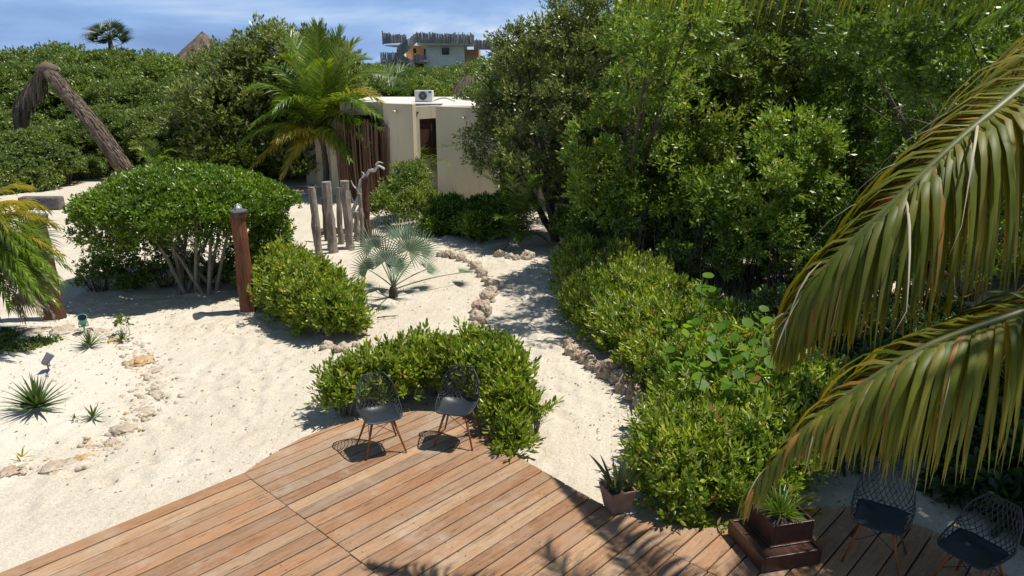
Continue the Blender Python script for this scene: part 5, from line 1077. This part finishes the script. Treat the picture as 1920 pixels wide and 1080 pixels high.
def chair(loc, rz, label):
    t = empty('garden_chair', loc, rz); tag(t, label, 'chair', 'black mesh chairs on the deck')
    U = .76; mb = MB(); nu, nv = 16, 22; v0, v1 = .0, .54; vs = []
    def lim(v): return 1.0 if v < .06 else (1.0 - .17 * min(1, (v - .06) / .16))
    for lay in (0, -.006):
        for j in range(nv + 1):
            v = v0 + (v1 - v0) * j / nv
            for i in range(nu + 1):
                u = (-1 + 2 * i / nu) * lim(v) * (1 if v < .42 else math.sqrt(max(0.02, 1 - ((v - .42) / .125) ** 2 * .8))); p = shell(u, v); vs.append((p.x, p.y, p.z + lay))
    W_ = nu + 1; M_ = W_ * (nv + 1); fs = [(j * W_ + i, j * W_ + i + 1, (j + 1) * W_ + i + 1, (j + 1) * W_ + i) for j in range(nv) for i in range(nu)]; fs += [tuple(M_ + q for q in f[::-1]) for f in fs]
    ring = [i for i in range(W_)] + [j * W_ + nu for j in range(1, nv + 1)] + [nv * W_ + i for i in range(nu - 1, -1, -1)] + [j * W_ for j in range(nv - 1, 0, -1)]
    fs += [(ring[(i + 1) % len(ring)], ring[i], M_ + ring[i], M_ + ring[(i + 1) % len(ring)]) for i in range(len(ring))]
    mb.add(vs, fs); mb.build('seat', MAT['chair_plastic'], t, smooth=True)
    mb = MB(); rim = [shell(-1 + 2 * i / 12, 0) for i in range(13)] + [shell(1, i / 30) for i in range(1, 31)] + [shell(1 - 2 * i / 12, 1) for i in range(1, 13)] + [shell(-1, 1 - i / 30) for i in range(1, 31)]; mb.tube(rim, .0085, 7, cap=False)
    for s in (-1, 1):                     # crossing strands of the open back and sides
        for k in range(-11, 20):
            c = k * .19; line = []
            for j in range(41):
                v = .10 + .90 * j / 40; u = s * (c - 1.6 + 2.1 * v + .25 * math.sin(v * 3.1)); edge = lim(v) if v < .50 else 0
                if abs(u) <= 1 and abs(u) >= edge - .03: line.append(shell(u, v))
                else:
                    if len(line) > 1: mb.tube(line, .0045, 4, cap=False)
                    line = []
            if len(line) > 1: mb.tube(line, .0045, 4, cap=False)
    mb.build('mesh_back', MAT['chair_plastic'], t, smooth=True)
    ft = {}
    for sx in (-1, 1):
        for sy in (-1, 1):
            a, b = V(sx * .115, sy * .10 - .01, .425), V(sx * .235, sy * .215 - .01 + (.02 if sy > 0 else 0), 0); ft[sx, sy] = (a, b); m2 = MB(); m2.tube([a, a.lerp(b, .35), b], [.0155, .0145, .0095], 10); m2.build('leg', MAT['leg_wood'], t, smooth=True)
    m2 = MB()
    for (p, q) in (((-1, -1), (1, -1)), ((1, -1), (-1, -1)), ((-1, 1), (1, 1)), ((1, 1), (-1, 1)), ((-1, -1), (-1, 1)), ((1, -1), (1, 1)), ((-1, 1), (-1, -1)), ((1, 1), (1, -1))):
        a = ft[p][0].lerp(ft[p][1], .04); b = ft[q][0].lerp(ft[q][1], .5); m2.tube([a, b], .0035, 5)
    m2.box((0, -.01, .425), (.22, .2, .012)); m2.build('wire_brace', MAT['wire_black'], t); return t
def cpos(px, py, z=.44): p = G(px, py, z + DZ); return (p.x, p.y, DZ + .002)
chair(cpos(712, 776), math.radians(24), 'left one of the two sunlit black mesh chairs at the deck end')
chair(cpos(858, 762), math.radians(-12), 'right one of the two sunlit black mesh chairs at the deck end')
chair(cpos(1652, 968), math.radians(-34), 'shaded black mesh chair beside the wooden planter')
chair(cpos(1832, 1032), math.radians(-62), 'shaded black mesh chair cut by the bottom right corner with light spots on its seat')

# ------------------------------------------------------------------ planters
pt = G(1154, 950, DZ); pot = empty('plant_pot', (pt.x + .01, pt.y - .02, DZ + .002 - .0), math.radians(20)); tag(pot, 'square tapered clay pot with a snake plant at the deck edge', 'plant pot')
def frustum(mb, a0, a1, z0, z1, th):
    o = [(x * a0, y * a0, z0) for x, y in ((-1, -1), (1, -1), (1, 1), (-1, 1))] + [(x * a1, y * a1, z1) for x, y in ((-1, -1), (1, -1), (1, 1), (-1, 1))] + [(x * (a1 - th), y * (a1 - th), z1) for x, y in ((-1, -1), (1, -1), (1, 1), (-1, 1))] + [(x * (a0 - th), y * (a0 - th), z0 + th) for x, y in ((-1, -1), (1, -1), (1, 1), (-1, 1))]
    mb.add(o, [(3, 2, 1, 0)] + [(4 * k + i, 4 * k + (i + 1) % 4, 4 * k + 4 + (i + 1) % 4, 4 * k + 4 + i) for k in range(3) for i in range(4)] + [(12, 13, 14, 15)])
mb = MB(); frustum(mb, .10, .145, 0, .25, .018); mb.build('pot', MAT['pot_clay'], pot, bevel=.006)
mb = MB(); mb.prism([(-.117, -.117), (.117, -.117), (.117, .117), (-.117, .117)], .17, .205); mb.build('soil', MAT['soil'], pot)
rr = random.Random(21)
def blade(mb, b, d, l, w, tw, seg=6, bend=.12):
    d = Vector(d).normalized(); sd = d.cross(V(math.cos(tw), math.sin(tw), .2)).normalized(); q = Vector(b); vs = []
    for j in range(seg + 1):
        s = j / seg; ww = w * (.75 + .5 * s) if s < .4 else w * (.95 * (1 - ((s - .4) / .6) ** 2.2)) + .001; up = sd.cross(d); vs += [q - sd * ww + up * ww * .3, q, q + sd * ww + up * ww * .3]; q = q + d * l / seg; d = (d + V(d.x, d.y, -.1) * bend).normalized()
    mb.add(vs, [(3 * j + c, 3 * j + c + 1, 3 * j + c + 4, 3 * j + c + 3) for j in range(seg) for c in (0, 1)])
sn = empty('snake_plant', (pot.location.x, pot.location.y, DZ + .205)); tag(sn, 'snake plant with upright pointed leaves in the clay pot', 'plant')
mb = MB()
for i in range(20): a = rr.uniform(0, 6.28); q = rr.uniform(.02, .09); blade(mb, (math.cos(a) * q, math.sin(a) * q, -.01), (math.cos(a) * rr.uniform(.15, .55), math.sin(a) * rr.uniform(.15, .55), 1), rr.uniform(.22, .40), .020, rr.uniform(0, 6.28))
blade(mb, (-.04, .02, 0), (-.45, .1, .9), .46, .022, 1.2); mb.build('leaves', MAT['leaf_snake'], sn)
# tiered planter: a wide tray with a taller box on it
ta, tb_, tc_ = G(1392, 990, DZ + .16), G(1430, 1048, DZ + .16), G(1542, 1030, DZ + .16)
tr = math.atan2(tc_.y - tb_.y, tc_.x - tb_.x); pl = empty('planter_box', (0, 0, 0), tr); ex = V(math.cos(tr), math.sin(tr), 0); ey = V(-ex.y, ex.x, 0)
SZ = .60; ctr = tb_ + ex * SZ * .5 + ey * SZ * .5; pl.location = (ctr.x, ctr.y, DZ + .002); tag(pl, 'dark brown tiered wooden planter with a raised box on a wide tray', 'planter')
mb = MB(); h = SZ / 2
for sgn, ax in ((-1, 0), (1, 0), (-1, 1), (1, 1)):
    c = (sgn * (h - .015), 0, .085) if ax == 0 else (0, sgn * (h - .015), .085); s_ = (.03, SZ, .15) if ax == 0 else (SZ - .066, .03, .15); mb.box(c, s_)
mb.build('tray', MAT['planter_wood'], pl, bevel=.004)
mb = MB(); mb.box((0, 0, .128), (SZ - .066, SZ - .066, .03)); mb.build('tray_top', MAT['planter_wood'], pl)
mb = MB(); mb.box((0, 0, .008), (SZ * .9, SZ * .9, .014)); mb.build('foot', MAT['planter_wood'], pl)
bs_ = .42; bx, by = .085, .06; mb = MB(); h = bs_ / 2
for sgn, ax in ((-1, 0), (1, 0), (-1, 1), (1, 1)):
    c = (bx + sgn * (h - .012), by, .255) if ax == 0 else (bx, by + sgn * (h - .012), .255); s_ = (.024, bs_, .21) if ax == 0 else (bs_ - .052, .024, .21); mb.box(c, s_)
mb.build('box', MAT['planter_wood'], pl, bevel=.004)
mb = MB(); mb.box((bx, by, .152), (bs_ + .04, bs_ + .04, .014)); mb.build('plinth', MAT['planter_wood'], pl, bevel=.003)
mb = MB(); mb.box((bx, by, .285), (bs_ - .05, bs_ - .05, .09)); mb.build('soil', MAT['soil'], pl)
gc = pl.location + ex * bx + ey * by
yu = empty('yucca', (gc.x, gc.y, DZ + .325)); tag(yu, 'grassy green yucca tuft growing in the dark wooden planter', 'plant'); mb = MB()
for i in range(110): a = rr.uniform(0, 6.28); q = rr.uniform(.0, .10); e = rr.uniform(.1, 1.5); blade(mb, (math.cos(a) * q, math.sin(a) * q, 0), (math.cos(a) * e, math.sin(a) * e, 1), rr.uniform(.16, .30), .007, rr.uniform(0, 6.28), bend=.2)
mb.build('leaves', MAT['leaf_palm'], yu)

# ------------------------------------------------------------------ fallen leaves and grit on the sand and deck
r = np.random.default_rng(99)
def litter(name, regions, ln, seed, mat='litter', z0=.012):
    r = np.random.default_rng(seed); P = []
    for (x0, y0, x1, y1, n) in regions:
        q = np.stack([r.uniform(x0, x1, n), r.uniform(y0, y1, n)], 1); P.append(q)
    P = np.vstack(P); z = ground_z(P[:, 0], P[:, 1]) + z0; n = len(P); a = r.random(n) * 6.28; D = np.stack([np.cos(a), np.sin(a), r.normal(.1, .25, n)], 1); W = nrm(np.stack([-np.sin(a), np.cos(a), r.normal(0, .4, n)], 1)); Ln = ln * r.uniform(.5, 1.3, n)
    me = leaves(name, np.stack([P[:, 0], P[:, 1], z], 1), nrm(D), W, Ln, Ln * r.uniform(.2, .5, n), T_QUAD); tag(link(name, me, MAT[mat]), kind='stuff')
litter('fallen_leaves', [(-9.5, 7, -2.5, 12.5, 900), (-4, 10, .8, 17, 500), (-8.5, 12, -2, 14, 500), (2.5, 12.5, 8, 20, 5200), (-1, 17, 3, 22, 1200), (4.6, 6.5, 8, 12, 1500), (1.2, 6.6, 4.5, 9, 700), (-4, 20, 0, 24, 400), (.8, 8.2, 2.6, 17, 700), (-2.4, 8.9, .8, 10.2, 500)], .05, 5)
litter('gravel', [(-9.5, 6.5, -3, 12.5, 5200), (-4, 10, 1, 17, 2600)], .018, 6, 'rock', .004)
